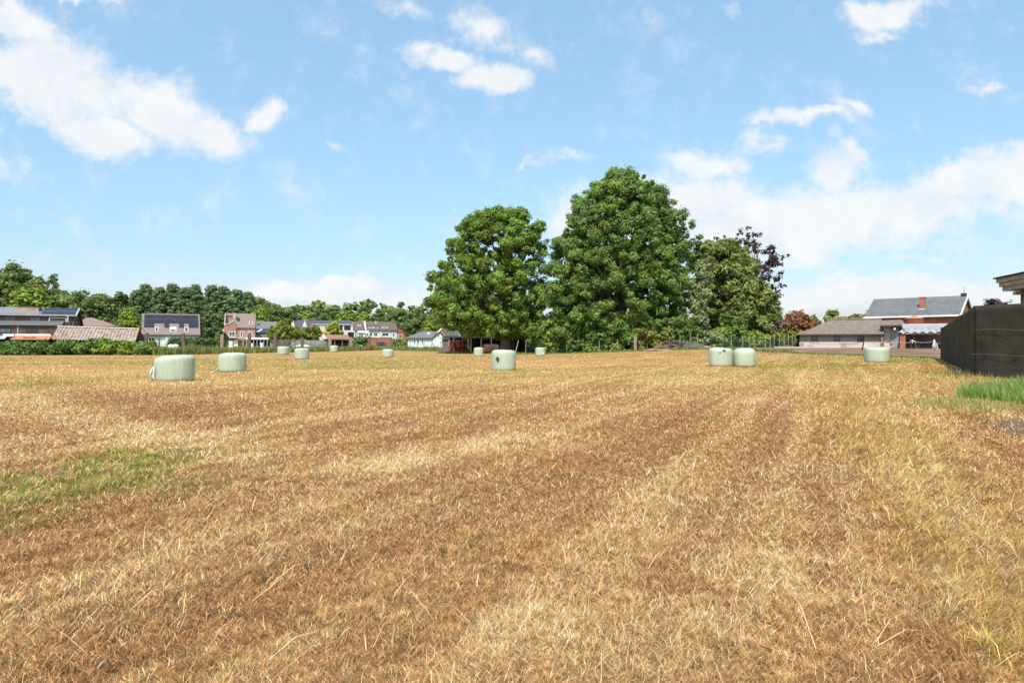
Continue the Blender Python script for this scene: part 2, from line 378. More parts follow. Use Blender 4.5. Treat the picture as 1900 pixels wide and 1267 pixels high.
for cx, cy, rx, ry, tl, wt in CL:
    mp = N.new('ShaderNodeMapping'); mp.vector_type = 'TEXTURE'
    mp.inputs['Location'].default_value = ((cx - CX) / F, (HZ - cy) / F, 0); mp.inputs['Rotation'].default_value = (0, 0, R(tl))
    mp.inputs['Scale'].default_value = (rx * 1.28 / F, ry * 1.28 / F, 1); L.new(PW, mp.inputs[0])
    d = mth('SUBTRACT', 1.0, vmt('LENGTH', mp.outputs[0], None), clamp=True)
    d = mth('MULTIPLY', d, wt)
    if acc is None: acc = d
    else:
        n = N.new('ShaderNodeMath'); n.operation = 'SMOOTH_MAX'; n.inputs[2].default_value = .12
        L.new(acc, n.inputs[0]); L.new(d, n.inputs[1]); acc = n.outputs[0]
# the rest of the sky, behind the viewer and overhead, carries scattered cloud too
fb = noise(P0, 7, 12, .66, .35)
fine = noise(P0, 20, 12, .68, .2)
dens = mth('ADD', mth('ADD', acc, mth('MULTIPLY', mth('SUBTRACT', fb.outputs['Fac'], .5), .95)), mth('MULTIPLY', mth('SUBTRACT', fine.outputs['Fac'], .5), .95))
mr = N.new('ShaderNodeMapRange'); mr.interpolation_type = 'SMOOTHSTEP'; mr.inputs[1].default_value = .04; mr.inputs[2].default_value = .62
L.new(dens, mr.inputs[0])
thin = N.new('ShaderNodeMapRange'); thin.inputs[1].default_value = .0; thin.inputs[2].default_value = .14; L.new(acc, thin.inputs[0])
cov = mth('MULTIPLY', mth('MULTIPLY', mr.outputs[0], thin.outputs[0]), .94)
# cloud brightness: thicker parts and undersides a little greyer
P1n = vmt('ADD', P0, (0, .035, 0)); fb2 = noise(P1n, 7, 6, .6, .35)
lit = mth('MULTIPLY_ADD', mth('SUBTRACT', fb.outputs['Fac'], fb2.outputs['Fac']), 2.6, .55, clamp=True)
cm = N.new('ShaderNodeMix'); cm.data_type = 'RGBA'; cm.inputs[6].default_value = (5.0, 5.3, 5.6, 1); cm.inputs[7].default_value = (5.95, 6.0, 6.0, 1)
L.new(lit, cm.inputs[0])
SKYGAIN = N.new('ShaderNodeMix'); SKYGAIN.data_type = 'RGBA'; SKYGAIN.blend_type = 'MULTIPLY'; SKYGAIN.inputs[0].default_value = 1
L.new(sky.outputs[0], SKYGAIN.inputs[6])
gr_ = N.new('ShaderNodeMapRange'); gr_.inputs[1].default_value = .02; gr_.inputs[2].default_value = .48; L.new(sx.outputs[2], gr_.inputs[0])
gm = N.new('ShaderNodeMix'); gm.data_type = 'RGBA'; gm.inputs[6].default_value = (.84, .93, .98, 1); gm.inputs[7].default_value = (1.68, 1.84, 1.62, 1)
L.new(gr_.outputs[0], gm.inputs[0])
lo_ = N.new('ShaderNodeMapRange'); lo_.inputs[1].default_value = .0; lo_.inputs[2].default_value = .13; L.new(sx.outputs[2], lo_.inputs[0])
gl = N.new('ShaderNodeMix'); gl.data_type = 'RGBA'; gl.inputs[6].default_value = (1.30, 1.22, 1.40, 1); L.new(lo_.outputs[0], gl.inputs[0]); L.new(gm.outputs[2], gl.inputs[7]); L.new(gl.outputs[2], SKYGAIN.inputs[7])
mx = N.new('ShaderNodeMix'); mx.data_type = 'RGBA'; L.new(cov, mx.inputs[0]); L.new(SKYGAIN.outputs[2], mx.inputs[6]); L.new(cm.outputs[2], mx.inputs[7])
L.new(mx.outputs[2], bg.inputs[0])
w.cycles.sampling_method = 'MANUAL'; w.cycles.sample_map_resolution = 512
vs = scene.view_settings; vs.view_transform = 'Standard'; vs.look = 'None'; vs.exposure = .38; vs.gamma = 1; vs.use_curve_mapping = False
scene.cycles.max_bounces = 6; scene.cycles.transparent_max_bounces = 6; scene.cycles.diffuse_bounces = 4

# ------------------------------------------------------------------ the field: where it ends and what covers it
EDGE = np.array([(-200, 95), (-49.5, 95), (-40, 125), (-33, 152), (-14, 140), (-6, 112), (4, 103), (16, 96), (23.5, 86), (29.5, 71), (35, 66), (39, 60), (200, 60)], float)
BLK = [(38.3, 61.0), (21.7, 32.1), (23.0, 27.0), (26.5, 14.0)]         # foot of the black screen fence
def xright(y): return np.interp(y, [14, 27, 32.1, 61], [26.5, 23, 21.7, 38.3])
def infield(x, y): return (y < np.interp(x, EDGE[:, 0], EDGE[:, 1])) & (x < xright(y) - .15)
def segd(x, y, pts):
    d = np.full(np.shape(x), 1e9)
    for (ax, ay), (bx, by) in zip(pts[:-1], pts[1:]):
        vx, vy = bx - ax, by - ay; t = np.clip(((x - ax) * vx + (y - ay) * vy) / (vx * vx + vy * vy), 0, 1)
        d = np.minimum(d, np.hypot(x - ax - t * vx, y - ay - t * vy))
    return d
S25, C25 = math.sin(R(25)), math.cos(R(25))
def gp(l): return [GP(*p) for p in l]
WIND1 = gp([(-60, 735), (120, 775), (300, 812), (520, 862), (760, 846), (1000, 818)])
WIND2 = gp([(660, 890), (900, 815), (1080, 760), (1280, 700)])
BR1 = gp([(60, 700), (250, 748), (430, 790), (660, 800), (900, 765), (1180, 712)])
BR2 = gp([(300, 960), (640, 900), (900, 850), (1300, 745)])
BR3 = gp([(480, 1060), (900, 960), (1250, 830), (1420, 740)])
STR3 = gp([(1340, 1030), (1480, 1055), (1640, 1100)])
STR4 = gp([(1000, 1190), (1150, 1220), (1250, 1150)])
TALL = gp([(2050, 1240), (1780, 1000), (1640, 830), (1570, 730)])
def weights(x, y):
    r = np.hypot(x, y)
    al = x * C25 - y * S25; lg = x * S25 + y * C25
    n1 = fbm(x * .45, y * .45, 4, 1); n2 = fbm(x * 1.7, y * 1.7, 3, 2); n3 = fbm(x * .11, y * .11, 3, 4)
    band = fbm(al * .9 + .4 * n1, lg * .07, 3, 6); hb = fbm(x * .03 + 3, y * .22 + .8 * n3, 3, 0)
    far = sm(r, 16, 34)
    wob = .8 * (n1 - .5)
    rows = fbm(al * 2.4 + .5 * n1, lg * .10, 3, 7); ln = fbm(al * 5.5, lg * .16, 2, 3); brk = .35 + .65 * sm(n2, .3, .6)
    straw = .22 * sm(n1, .45, .75) + .62 * brk * (1 - sm(segd(x, y, WIND1) / (.7 + r * .045) + wob * 1.4, .1, 1.0)) + .55 * brk * (1 - sm(segd(x, y, WIND2) / (.4 + r * .025) + wob * 1.4, .1, 1.0)) \
        + .75 * brk * (1 - sm(segd(x, y, STR3) + wob * 1.2, .1, .6)) + .6 * brk * (1 - sm(segd(x, y, STR4) + wob, .1, .5)) + .35 * sm(hb, .55, .72) * far + .38 * sm(rows, .54, .70) + .2 * sm(ln, .55, .75)
    brown = .62 * sm(rows, .50, .34) * (1 - .4 * far) + .5 * sm(band, .48, .34) * (1 - .5 * far) + .45 * (1 - sm(segd(x, y, BR1) / (.5 + r * .03) + wob * 1.5, .1, 1.1)) + .4 * (1 - sm(segd(x, y, BR2) / (.4 + r * .03) + wob * 1.5, .1, 1.2)) \
        + .5 * (1 - sm(segd(x, y, BR3) / (.4 + r * .045) + wob * 1.5, .1, 1.2)) + .5 * sm(hb, .45, .3) * far + .35 * sm(n2, .55, .75) + .25 * sm(ln, .48, .3)
    green = np.zeros_like(r)
    for px, py, rx, ry, k in [(170, 880, 300, 62, 1.0), (330, 905, 160, 30, .7), (40, 960, 120, 40, .6), (60, 715, 130, 22, .7), (850, 770, 60, 10, .45), (860, 1020, 60, 40, .3), (1500, 683, 130, 9, .9), (1650, 672, 120, 12, .9), (690, 676, 180, 9, .8), (330, 672, 250, 8, .6), (1000, 690, 120, 7, .4), (1720, 700, 50, 25, .5), (1830, 775, 40, 25, .5), (440, 1230, 60, 30, .5), (30, 1220, 60, 40, .5), (1880, 1230, 50, 40, .5)]:
        qx = (CX + F * x / np.maximum(y, .5) - px) / rx if False else None
        cx_, cy_ = GP(px, py); ex = abs(GP(px + rx, py)[0] - cx_); ey = (GP(px, py - ry)[1] - GP(px, py + ry)[1]) / 2
        d = np.hypot((x - cx_) / ex, (y - cy_) / ey) + (n1 - .5) * 1.0 + (n2 - .5) * .7
        green = np.maximum(green, k * (1 - sm(d, .35, 1.1)))
    green = green + .16 * sm(n2, .58, .8) + far * (.14 + .40 * sm(n3 + .3 * (hb - .5), .42, .66))
    tall = (1 - sm(segd(x, y, TALL) / (.35 + .045 * r) + .8 * (n1 - .5), .4, 1.5)) * sm(r, 2.2, 3.5)
    tall = np.maximum(tall, .75 * sm(al, 3.2, 5.2) * sm(n1, .3, .6))
    soil = (1 - sm(np.hypot((x * .809 - y * .588 - 1.35) / 1.75, (x * .588 + y * .809 - 17.0) / 3.4) + .5 * (n1 - .5), .75, 1.0))
    bare = sm(n2 * .6 + n1 * .4, .60, .72) * (1 - far)
    cl = lambda v: np.clip(v, 0, 1)
    return cl(straw), cl(brown), cl(green), cl(tall), cl(soil), cl(bare)
C_TAN = np.array((.62, .37, .165)); C_BRN = np.array((.41, .21, .083)); C_STR = np.array((.84, .61, .32)); C_GLD = np.array((.57, .385, .135))
C_GRN = np.array((.24, .29, .055)); C_SOIL = np.array((.19, .125, .092)); C_YGR = np.array((.50, .39, .115))

def build_ground():
    rr = np.concatenate([[.0], np.geomspace(.35, 3800, 760)])
    th = np.concatenate([np.linspace(-60, 60, 640), np.linspace(60, 300, 74)[1:-1]]) * math.pi / 180
    nR, nT = len(rr), len(th)
    RR, TH = np.meshgrid(rr, th, indexing='ij')
    x = (RR * np.sin(TH)).ravel(); y = (RR * np.cos(TH)).ravel()
    z = TZ(x, y)
    st, br, gr, ta, so_, ba = weights(x, y)
    c = np.tile(C_TAN * .46, (len(x), 1))  # base colour darkened, painting in the shade of gaps between tufts
    def mixc(c, k, f): return c * (1 - f[:, None]) + np.array(k) * f[:, None]
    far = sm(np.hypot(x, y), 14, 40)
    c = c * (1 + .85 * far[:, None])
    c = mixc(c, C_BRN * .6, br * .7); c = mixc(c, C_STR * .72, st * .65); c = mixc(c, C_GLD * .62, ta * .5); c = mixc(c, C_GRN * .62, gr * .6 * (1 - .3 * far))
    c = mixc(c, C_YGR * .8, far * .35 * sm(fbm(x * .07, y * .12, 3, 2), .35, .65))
    c = mixc(c, C_SOIL, np.maximum(so_, ba * .5))
    nin = ~infield(x, y)
    n1 = fbm(x * .3, y * .3, 4, 5)
    mead = mixc(np.tile(np.array((.10, .145, .03)), (len(x), 1)), (.20, .19, .06), sm(n1, .4, .65))
    earth = mixc(np.tile(np.array((.20, .125, .085)), (len(x), 1)), (.30, .215, .16), sm(fbm(x * .25, y * .8, 4, 1), .4, .65))
    yard = (x > 17) & (y > 55) & (y < 125) & nin
    mead[yard] = earth[yard]
    c[nin] = mead[nin]
    i, j = np.meshgrid(np.arange(nR - 1), np.arange(nT), indexing='ij'); j2 = (j + 1) % nT
    fc = np.stack([i * nT + j, i * nT + j2, (i + 1) * nT + j2, (i + 1) * nT + j], -1).reshape(-1, 4)
    m = mat('field ground', (1, 1, 1), .95, c2=(.55, .5, .46), scale=7, det=9, attr=True, bump=.7, spec=.1)
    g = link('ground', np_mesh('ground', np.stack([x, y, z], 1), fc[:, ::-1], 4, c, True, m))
    tag(g, kind='structure')
build_ground()

GRASSM = mat('dry grass', (1, 1, 1), .6, c2=(.86, .84, .8), scale=2, attr=True, transl=.22, spec=.25)
def blades(name, x, y, L_, W_, lean, leanaz, cols, seed, zoff=0., flat=None):
    """three-point bent blades: base pair, middle pair, tip"""
    g = np.random.default_rng(seed); n = len(x); z = TZ(x, y) + zoff
    az = g.random(n) * 2 * math.pi; sx_, sy_ = np.cos(az), np.sin(az)
    dx, dy = np.cos(leanaz), np.sin(leanaz)
    l1 = lean * .6; l2 = np.minimum(lean * 1.35, 1.62) if flat is None else lean + flat
    m = np.stack([x + dx * np.sin(l1) * L_ * .5, y + dy * np.sin(l1) * L_ * .5, z + np.cos(l1) * L_ * .5], 1)
    t = np.stack([m[:, 0] + dx * np.sin(l2) * L_ * .5, m[:, 1] + dy * np.sin(l2) * L_ * .5, m[:, 2] + np.cos(l2) * L_ * .5], 1)
    b = np.stack([x, y, z - .004], 1); s = np.stack([sx_, sy_, np.zeros(n)], 1) * W_[:, None] * .5
    V = np.stack([b - s, b + s, m + s * .85, m - s * .85, t], 1).reshape(-1, 3)
    k = np.arange(n)[:, None] * 5
    tri = np.concatenate([k + [0, 1, 2], k + [0, 2, 3], k + [3, 2, 4]], 1).reshape(-1, 3)
    C = np.repeat(cols[:, None, :], 5, 1).reshape(-1, 3)
    return link(name, np_mesh(name, V, tri, 3, C, mat=GRASSM))

def sample_polar(n, r0, r1, p, half, seed):
    """random ground points in a fan before the camera; area density ~ r**-p"""
    g = np.random.default_rng(seed); u = g.random(n); k = 2 - p
    r = r0 * (r1 / r0) ** u if abs(k) < 1e-6 else (r0 ** k + u * (r1 ** k - r0 ** k)) ** (1 / k)
    t = (g.random(n) * 2 - 1) * half
    return r * np.sin(t), r * np.cos(t), r, g

def field_grass():
    x1, y1, _, _ = sample_polar(620000, 1.3, 6, 0.6, 1.05, 1)
    x2, y2, _, _ = sample_polar(1200000, 6, 100, 2.02, .90, 2)
    x = np.concatenate([x1, x2]); y = np.concatenate([y1, y2])
    # clump: pull blades towards tuft centres
    cell = .055 + .0035 * np.hypot(x, y); ix, iy = np.floor(x / cell), np.floor(y / cell)
    h = np.modf(np.abs(np.sin(ix * 12.9898 + iy * 78.233) * 43758.5453))[0]; h2 = np.modf(np.abs(np.sin(ix * 39.35 + iy * 11.13) * 24634.63))[0]
    pl = .5 * (1 - .5 * sm(np.hypot(x, y), 8, 30)); x = x + ((ix + h) * cell - x) * pl; y = y + ((iy + h2) * cell - y) * pl
    ok = infield(x, y) & ((h2 > .05) | (np.hypot(x, y) > 25)); x, y = x[ok], y[ok]
    st, br, gr, ta, so_, ba = weights(x, y); r = np.hypot(x, y); g = np.random.default_rng(5); n = len(x)
    keep = g.random(n) > np.maximum(so_ * .97, ba * .55); x, y, r = x[keep], y[keep], r[keep]
    st, br, gr, ta = st[keep], br[keep], gr[keep], ta[keep]; hh = h[ok][keep]; h3 = h2[ok][keep]; n = len(x)
    col = np.tile(C_TAN, (n, 1)); u = g.random((n, 5)); u[:, 0] = .35 * u[:, 0] + .65 * h3; u[:, 2] = .6 * u[:, 2] + .4 * hh; u[:, 3] = .6 * u[:, 3] + .4 * np.modf(h3 * 7.3)[0]
    def put(msk, c): col[msk] = c
    put(u[:, 0] < .12 + br * .68, C_BRN); put(u[:, 1] < ta * .75, C_GLD); put(u[:, 2] < st * .6 + .12, C_STR); put(u[:, 3] < gr * .55 * (1 - .35 * sm(r, 10, 35)) + .02, C_GRN)
    fy = sm(fbm(x * .06, y * .16, 3, 3), .38, .62) * sm(r, 12, 36); mixd = sm(r, 10, 40)[:, None] * .55
    mean = C_TAN * 1.0 * (1 - fy[:, None] * .5) + C_YGR * fy[:, None] * .5; mean = mean * (1 - .45 * br[:, None]) + C_BRN * .45 * br[:, None]; mean = mean * (1 - .4 * st[:, None]) + C_STR * .4 * st[:, None]; mean = mean * (1 - .6 * gr[:, None]) + C_GRN * 1.3 * .6 * gr[:, None]
    col = col * (1 - mixd) + mean * mixd
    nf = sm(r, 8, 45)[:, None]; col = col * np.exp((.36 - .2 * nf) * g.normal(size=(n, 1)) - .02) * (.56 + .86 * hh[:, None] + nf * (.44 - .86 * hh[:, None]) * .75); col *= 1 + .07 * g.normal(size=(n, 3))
    Ln = (.026 + .036 * g.random(n)) * (1 + 2.1 * ta * g.random(n) ** .7 + .8 * gr) * (.7 + .6 * hh) * (1 + .006 * np.minimum(r, 60))
    Wd = np.maximum(.0030, .00056 * r) * (.7 + .7 * g.random(n))
    lean = np.abs(g.normal(size=n)) * .55 + .45; laz = g.random(n) * 2 * math.pi
    # the uncut strip lies over towards the lower right
    tt = g.random(n) < ta * .7; laz[tt] = R(-50) + g.normal(size=tt.sum()) * .5; lean[tt] += .25
    o = blades('stubble_grass', x, y, Ln, Wd, np.clip(lean, 0, 1.5), laz, np.clip(col, .01, .95), 21, flat=1.3 * g.random(n) ** 1.5 * (1 - .7 * ta))
    tag(o, 'dry mown stubble of short tan and brown grass covering the field', 'grass', kind='stuff')
    # loose straw lying on top
    xa, ya, _, _ = sample_polar(46000, 1.3, 9, .4, 1.05, 31); xb, yb, _, _ = sample_polar(80000, 9, 80, 2.0, .80, 32)
    x = np.concatenate([xa, xb]); y = np.concatenate([ya, yb]); ok = infield(x, y); x, y = x[ok], y[ok]
    st, br, gr, ta, so_, ba = weights(x, y); g = np.random.default_rng(9)
    keep = g.random(len(x)) < .035 + .7 * st + .25 * so_; x, y, st = x[keep], y[keep], st[keep]; n = len(x); r = np.hypot(x, y)
    Ln = (.04 + .20 * g.random(n) ** 3) * (1 + .5 * st); Wd = np.maximum(.0026, .0007 * r) * (.7 + .6 * g.random(n))
    lean = 1.42 + .16 * g.random(n); laz = g.random(n) * 2 * math.pi
    al = g.random(n) < .35; laz[al] = R(65) + g.normal(size=al.sum()) * .5
    col = C_STR * (.62 + .5 * g.random((n, 1))) * (1 + .05 * g.normal(size=(n, 3)))
    o = blades('loose_straw', x, y, Ln, Wd, lean, laz, np.clip(col, .02, .92), 33, zoff=.03 + .02 * g.random(n), flat=.25 * g.normal(size=n))
    tag(o, 'pale loose straw stalks lying scattered over the mown stubble', 'straw', kind='stuff')
    # matted thatch close to the soil
    xa, ya, _, _ = sample_polar(470000, 1.3, 9, 1.0, 1.05, 61); xb, yb, _, _ = sample_polar(130000, 9, 26, 2.0, .80, 62)
    x = np.concatenate([xa, xb]); y = np.concatenate([ya, yb]); st, br, gr, ta, so_, ba = weights(x, y); g = np.random.default_rng(63)
    ok = infield(x, y) & (g.random(len(x)) > np.maximum(so_ * .8, ba * .45)); x, y, st, br, gr = x[ok], y[ok], st[ok], br[ok], gr[ok]; n = len(x); r = np.hypot(x, y)
    col = np.where(g.random((n, 1)) < .45 + .3 * br[:, None], C_BRN * .9, C_TAN * .9); col = np.where(g.random((n, 1)) < st[:, None] * .6 + .08, C_STR * .9, col); col = np.where(g.random((n, 1)) < gr[:, None] * .4, C_GRN * .9, col)
    col = col * np.exp(.38 * g.normal(size=(n, 1)) - .05)
    o = blades('matted_thatch', x, y, .03 + .06 * g.random(n), np.maximum(.0032, .0008 * r) * (.7 + .7 * g.random(n)), 1.25 + .35 * g.random(n), g.random(n) * 6.283, np.clip(col, .01, .93), 64, zoff=.004 + .014 * g.random(n), flat=.5 * g.normal(size=n))
    tag(o, 'brown matted thatch of dead cut grass between the stubble tufts', 'grass', kind='stuff')
    # a few long stalks by the viewer's feet
    g = np.random.default_rng(77); n = 75
    x = g.uniform(-3.3, 3.2, n); y = g.uniform(2.9, 4.6, n)
    o = blades('long_straw', x, y, .12 + .4 * g.random(n) ** 2, .003 + .004 * g.random(n) ** 2, 1.48 + .1 * g.random(n), R(35) + g.normal(size=n) * 1.0,
               np.clip(C_STR * (.8 + .4 * g.random((n, 1))), 0, .93), 78, zoff=.05, flat=.12 * g.normal(size=n))
    tag(o, 'long bleached straw stalks strewn across the nearest stubble', 'straw', kind='stuff')
field_grass()

def tuft(name, label, cx_, cy_, rx, ry, n, lmin, lmax, cols, seed, wd=.012, lean=.35):
    g = np.random.default_rng(seed); a_ = g.random(n) * 2 * math.pi; q = g.random(n) ** .6
    x = cx_ + np.cos(a_) * q * rx; y = cy_ + np.sin(a_) * q * ry; ok = x < xright(y) - .05; x, y, q = x[ok], y[ok], q[ok]; n = len(x)
    L_ = (lmin + (lmax - lmin) * g.random(n)) * (1.15 - .6 * q); cidx = g.integers(0, len(cols), n)
    c = np.array(cols)[cidx] * (.7 + .6 * g.random((n, 1)))
    o = blades(name, x, y, L_, wd * (.6 + .8 * g.random(n)), np.abs(g.normal(size=n)) * lean + .1, g.random(n) * 6.283, c, seed + 1)
    return tag(o, label, 'grass', kind='stuff')
tuft('tall_grass', 'lush green uncut grass tuft against the black screen fence', 15.7, 19.2, 2.5, 3.0, 16000, .35, .95, [(.15, .27, .05), (.20, .32, .07), (.27, .38, .10), (.36, .42, .15)], 41, .016)
tuft('green_verge', 'shorter green grass edging the bare soil patch', 11.9, 18.0, 1.3, 1.7, 3400, .08, .30, [(.22, .30, .06), (.30, .34, .09), (.55, .43, .17), (.58, .42, .19)], 43, .011, .5)
tuft('fence_weed', 'straggly grey green weeds along the foot of the black screen', 21.8, 32.6, 1.3, 2.2, 700, .15, .5, [(.16, .20, .08), (.30, .28, .13), (.42, .32, .16)], 45, .022)
def strip(name, label, pts, wdt, n, lmin, lmax, cols, seed, wd=.05, kind='stuff', lean=.4):
    g = np.random.default_rng(seed); P = np.array(pts, float); sl = np.hypot(*(P[1:] - P[:-1]).T); c = np.concatenate([[0], np.cumsum(sl)])
    s = g.random(n) * c[-1]; x = np.interp(s, c, P[:, 0]); y = np.interp(s, c, P[:, 1]) + g.normal(size=n) * wdt
    hgt = fbm(s * .35, s * 0 + seed, 3, 2)
    L_ = (lmin + (lmax - lmin) * g.random(n)) * (.45 + 1.1 * hgt); cc = np.array(cols)[g.integers(0, len(cols), n)] * (.65 + .6 * g.random((n, 1)))
    o = blades(name, x, y, L_, wd * (.6 + .8 * g.random(n)), np.abs(g.normal(size=n)) * lean + .05, g.random(n) * 6.283, cc, seed + 1)
    return tag(o, label, 'weeds', kind=kind)
WG = [(.12, .17, .035), (.17, .21, .05), (.24, .25, .075), (.10, .14, .04), (.30, .27, .10)]
strip('tall_weeds', 'tall olive green weeds along the sleeper post fence', [(-50, 97.5), (-44, 114), (-38, 133), (-31, 151)], 1.3, 15000, .45, 1.35, [tuple(v * 1.35 for v in c) for c in WG], 51, .10)
strip('meadow_grass', 'green meadow grass behind the thin wire fence', [(-34, 155), (-20, 152), (-8, 128)], 2.5, 7000, .4, 1.0, [(.15, .23, .04), (.2, .26, .05)], 53, .12)
strip('field_edge_grass', 'strip of green grass along the foot of the big trees', [(-12, 112), (4, 104), (16, 97), (23, 88), (30, 73)], .9, 9000, .12, .42, [(.16, .22, .04), (.22, .26, .06), (.28, .27, .09)], 55, .08)
strip('yard_edge_grass', 'thin green grass fringe between the stubble and the brown soil', [(30, 72), (35, 66.5), (38, 62)], .6, 2600, .08, .24, [(.20, .25, .05), (.28, .28, .08)], 57, .06)

# ------------------------------------------------------------------ wrapped bales
def bale_mesh(wd, ht, seed, tilt=0., dome=.03, edge=.26, sag=0.):
    g = np.random.default_rng(seed); n, k = 48, 22; r = wd / 2
    V = []
    ph = g.random(6) * 6.28
    for i in range(k):
        f = i / (k - 1)                                    # from the bottom centre round the side to the top centre
        t = math.pi * (f - .5); e_ = edge if t > 0 else .26
        cz = math.copysign(abs(math.sin(t)) ** e_, math.sin(t)); cr = abs(math.cos(t)) ** (e_ * .9)
        for j in range(n):
            q = 2 * math.pi * j / n
            rad = r * cr * (1 + .022 * math.sin(2 * q + ph[0]) + .012 * math.sin(5 * q + ph[1]) + .006 * math.sin(11 * q + ph[2] + 3 * f))
            rad *= 1 + .03 * math.sin(math.pi * f) - .03 * f - (.03 if f < .3 else 0) * (1 - f / .3)
            x, y = rad * math.cos(q), rad * math.sin(q)
            z = ht / 2 * (1 + cz) + (dome * (1 - (rad / r) ** 2) if cz > 0 else 0)
            z += (.012 * math.sin(3 * q + ph[3]) + .008 * math.sin(7 * q + ph[4])) * (1 if cz > .5 else 0)
            if z > ht * .3: z += tilt * x * (z / ht) - sag * max(0, -x / r - .3) * (z / ht)
            V.append((x, y, max(z, .0)))
    F_ = [(i * n + j, i * n + (j + 1) % n, (i + 1) * n + (j + 1) % n, (i + 1) * n + j) for i in range(k - 1) for j in range(n)]
    me = bpy.data.meshes.new('wrapped_bale'); me.from_pydata(V, [], F_); me.update()
    me.polygons.foreach_set('use_smooth', [True] * len(F_)); return me
def flap(parent, pts, wds, m='wrap_white', name='loose_film'):
    """crumpled strip of torn film: centre line pts with widths"""
    g = random.Random(len(pts) * 7 + int(wds[0] * 100)); mb = MB(); V = []
    nseg = 5
    for p, wd in zip(pts, wds):
        for j in range(nseg):
            f = j / (nseg - 1) - .5
            V.append((p[0] + f * wd * .7 + g.uniform(-.03, .03), p[1] - abs(f) * wd * .5 + g.uniform(-.04, .04), max(.01, p[2] + f * wd * .5 + g.uniform(-.03, .03))))
    fs = [(i * nseg + j, i * nseg + j + 1, (i + 1) * nseg + j + 1, (i + 1) * nseg + j) for i in range(len(pts) - 1) for j in range(nseg - 1)]
    mb.add(V, fs); o = mb.build(name, M[m], parent, True)
    sol = o.modifiers.new('t', 'SOLIDIFY'); sol.thickness = .008
    return o
def patch(parent, wd, ht, pts, cang, cz, name='torn_hole', m='silage', lift=.012):
    """hole torn in the film: an outline wrapped on the bale's curved side, facing the viewer; pts in metres about (cang, cz)"""
    mb = MB(); V = []
    for dx, dz in [(0, 0)] + pts:
        q = cang + dx / (wd / 2); rad = wd / 2 * 1.035 + lift
        V.append((rad * math.cos(q), rad * math.sin(q), cz + dz))
    n = len(pts); mb.add(V, [(0, i + 1, (i + 1) % n + 1) for i in range(n)])
    o = mb.build(name, M[m], parent); s = o.modifiers.new('t', 'SOLIDIFY'); s.thickness = .03
    return o
GB = 'wrapped bales standing on the mown field'
def bale(px, base, wpx, hpx, seed, label, Y=None, **k):
    Y = Y or F * EYE / (base - HZ)
    wd, ht = wpx * Y / F, hpx * Y / F; r = wd / 2
    X = XA(px, Y); X *= (Y + r) / Y; Yc = Y + r             # base row is the near edge of the bale
    me = bale_mesh(wd, ht, seed, **k); me.materials.append(M['wrap'])
    o = link('wrapped_bale', me); o.location = (X, Yc, T1(X, Yc) - .02); o.rotation_euler = (0, 0, math.atan2(-X, Yc))
    tag(o, label, 'bale', GB); return o, wd, ht
b, wd, ht = bale(324, 709, 70, 49, 1, 'largest nearest wrapped bale, with a sagging shoulder and film hanging off one side', tilt=.05, sag=.04)
flap(b, [(-wd * .49, -.25, ht * .62), (-wd * .535, -.3, ht * .42), (-wd * .55, -.3, ht * .22), (-wd * .50, -.3, ht * .05)], [.16, .28, .2, .14])
b, wd, ht = bale(431, 691, 48, 36, 2, 'wrapped bale with a torn film tail trailing on the stubble at its foot', tilt=.02)
flap(b, [(-wd * .48, -.1, ht * .26), (-wd * .56, -.2, ht * .15), (-wd * .66, -.25, .06), (-wd * .78, -.25, .03)], [.1, .22, .2, .1])
bale(525.5, 658, 21, 15, 3, 'small far wrapped bale in front of the grey sleeper post with a brace')
bale(560, 667, 26, 21, 4, 'wrapped bale standing before a heap covered by white tarpaulin', dome=.01)
bale(619.5, 653.2, 15, 12, 5, 'farthest wrapped bale, close against the weeds below the rusty roofed shed')
bale(719.5, 663, 21, 15, 6, 'lone wrapped bale in the open between sleeper posts and the red fenced shed')
bale(888, 661, 18, 16, 7, 'small wrapped bale in front of the log store')
b, wd, ht = bale(934.5, 687, 45, 39, 8, 'tall wrapped bale with a dark tear high on its front, below the oak trunk')
patch(b, wd, ht, [(.02, .16), (.06, .08), (.10, -.02), (.07, -.10), (.04, -.13), (.035, -.24), (-.01, -.17), (-.04, -.07), (-.10, .0), (-.15, -.06), (-.11, .04), (-.05, .09)], R(-118), ht * .6)
b, wd, ht = bale(1002.5, 661, 19, 16, 9, 'small wrapped bale with a loose white film scrap on its side, by the wire fence')
flap(b, [(wd * .24, -wd * .46, ht * .5), (wd * .28, -wd * .47, ht * .3), (wd * .20, -wd * .49, ht * .12)], [.06, .16, .2])
b, wd, ht = bale(1337, 680, 42, 34.5, 10, 'wrapped bale with small black rips near its top, another bale right behind', Y=42.6)
patch(b, wd, ht, [(-.03, .03), (.10, .07), (.17, .03), (.14, -.06), (.09, .0), (.02, .0)], R(-80), ht * .89)
patch(b, wd, ht, [(-.04, .0), (.03, .05), (.05, -.01), (.0, -.04)], R(-92), ht * .80)
bale(1330.5, 676, 30, 34, 12, 'wrapped bale mostly hidden behind the bale with black rips', Y=44.3)
bale(1381, 681, 42, 36, 5, 'round topped slumped wrapped bale next to the ripped bale', Y=42.8, edge=.55, dome=.0)
bale(1627.5, 675, 44, 29, 13, 'wide low wrapped bale in front of the farm shed door', Y=50.5)

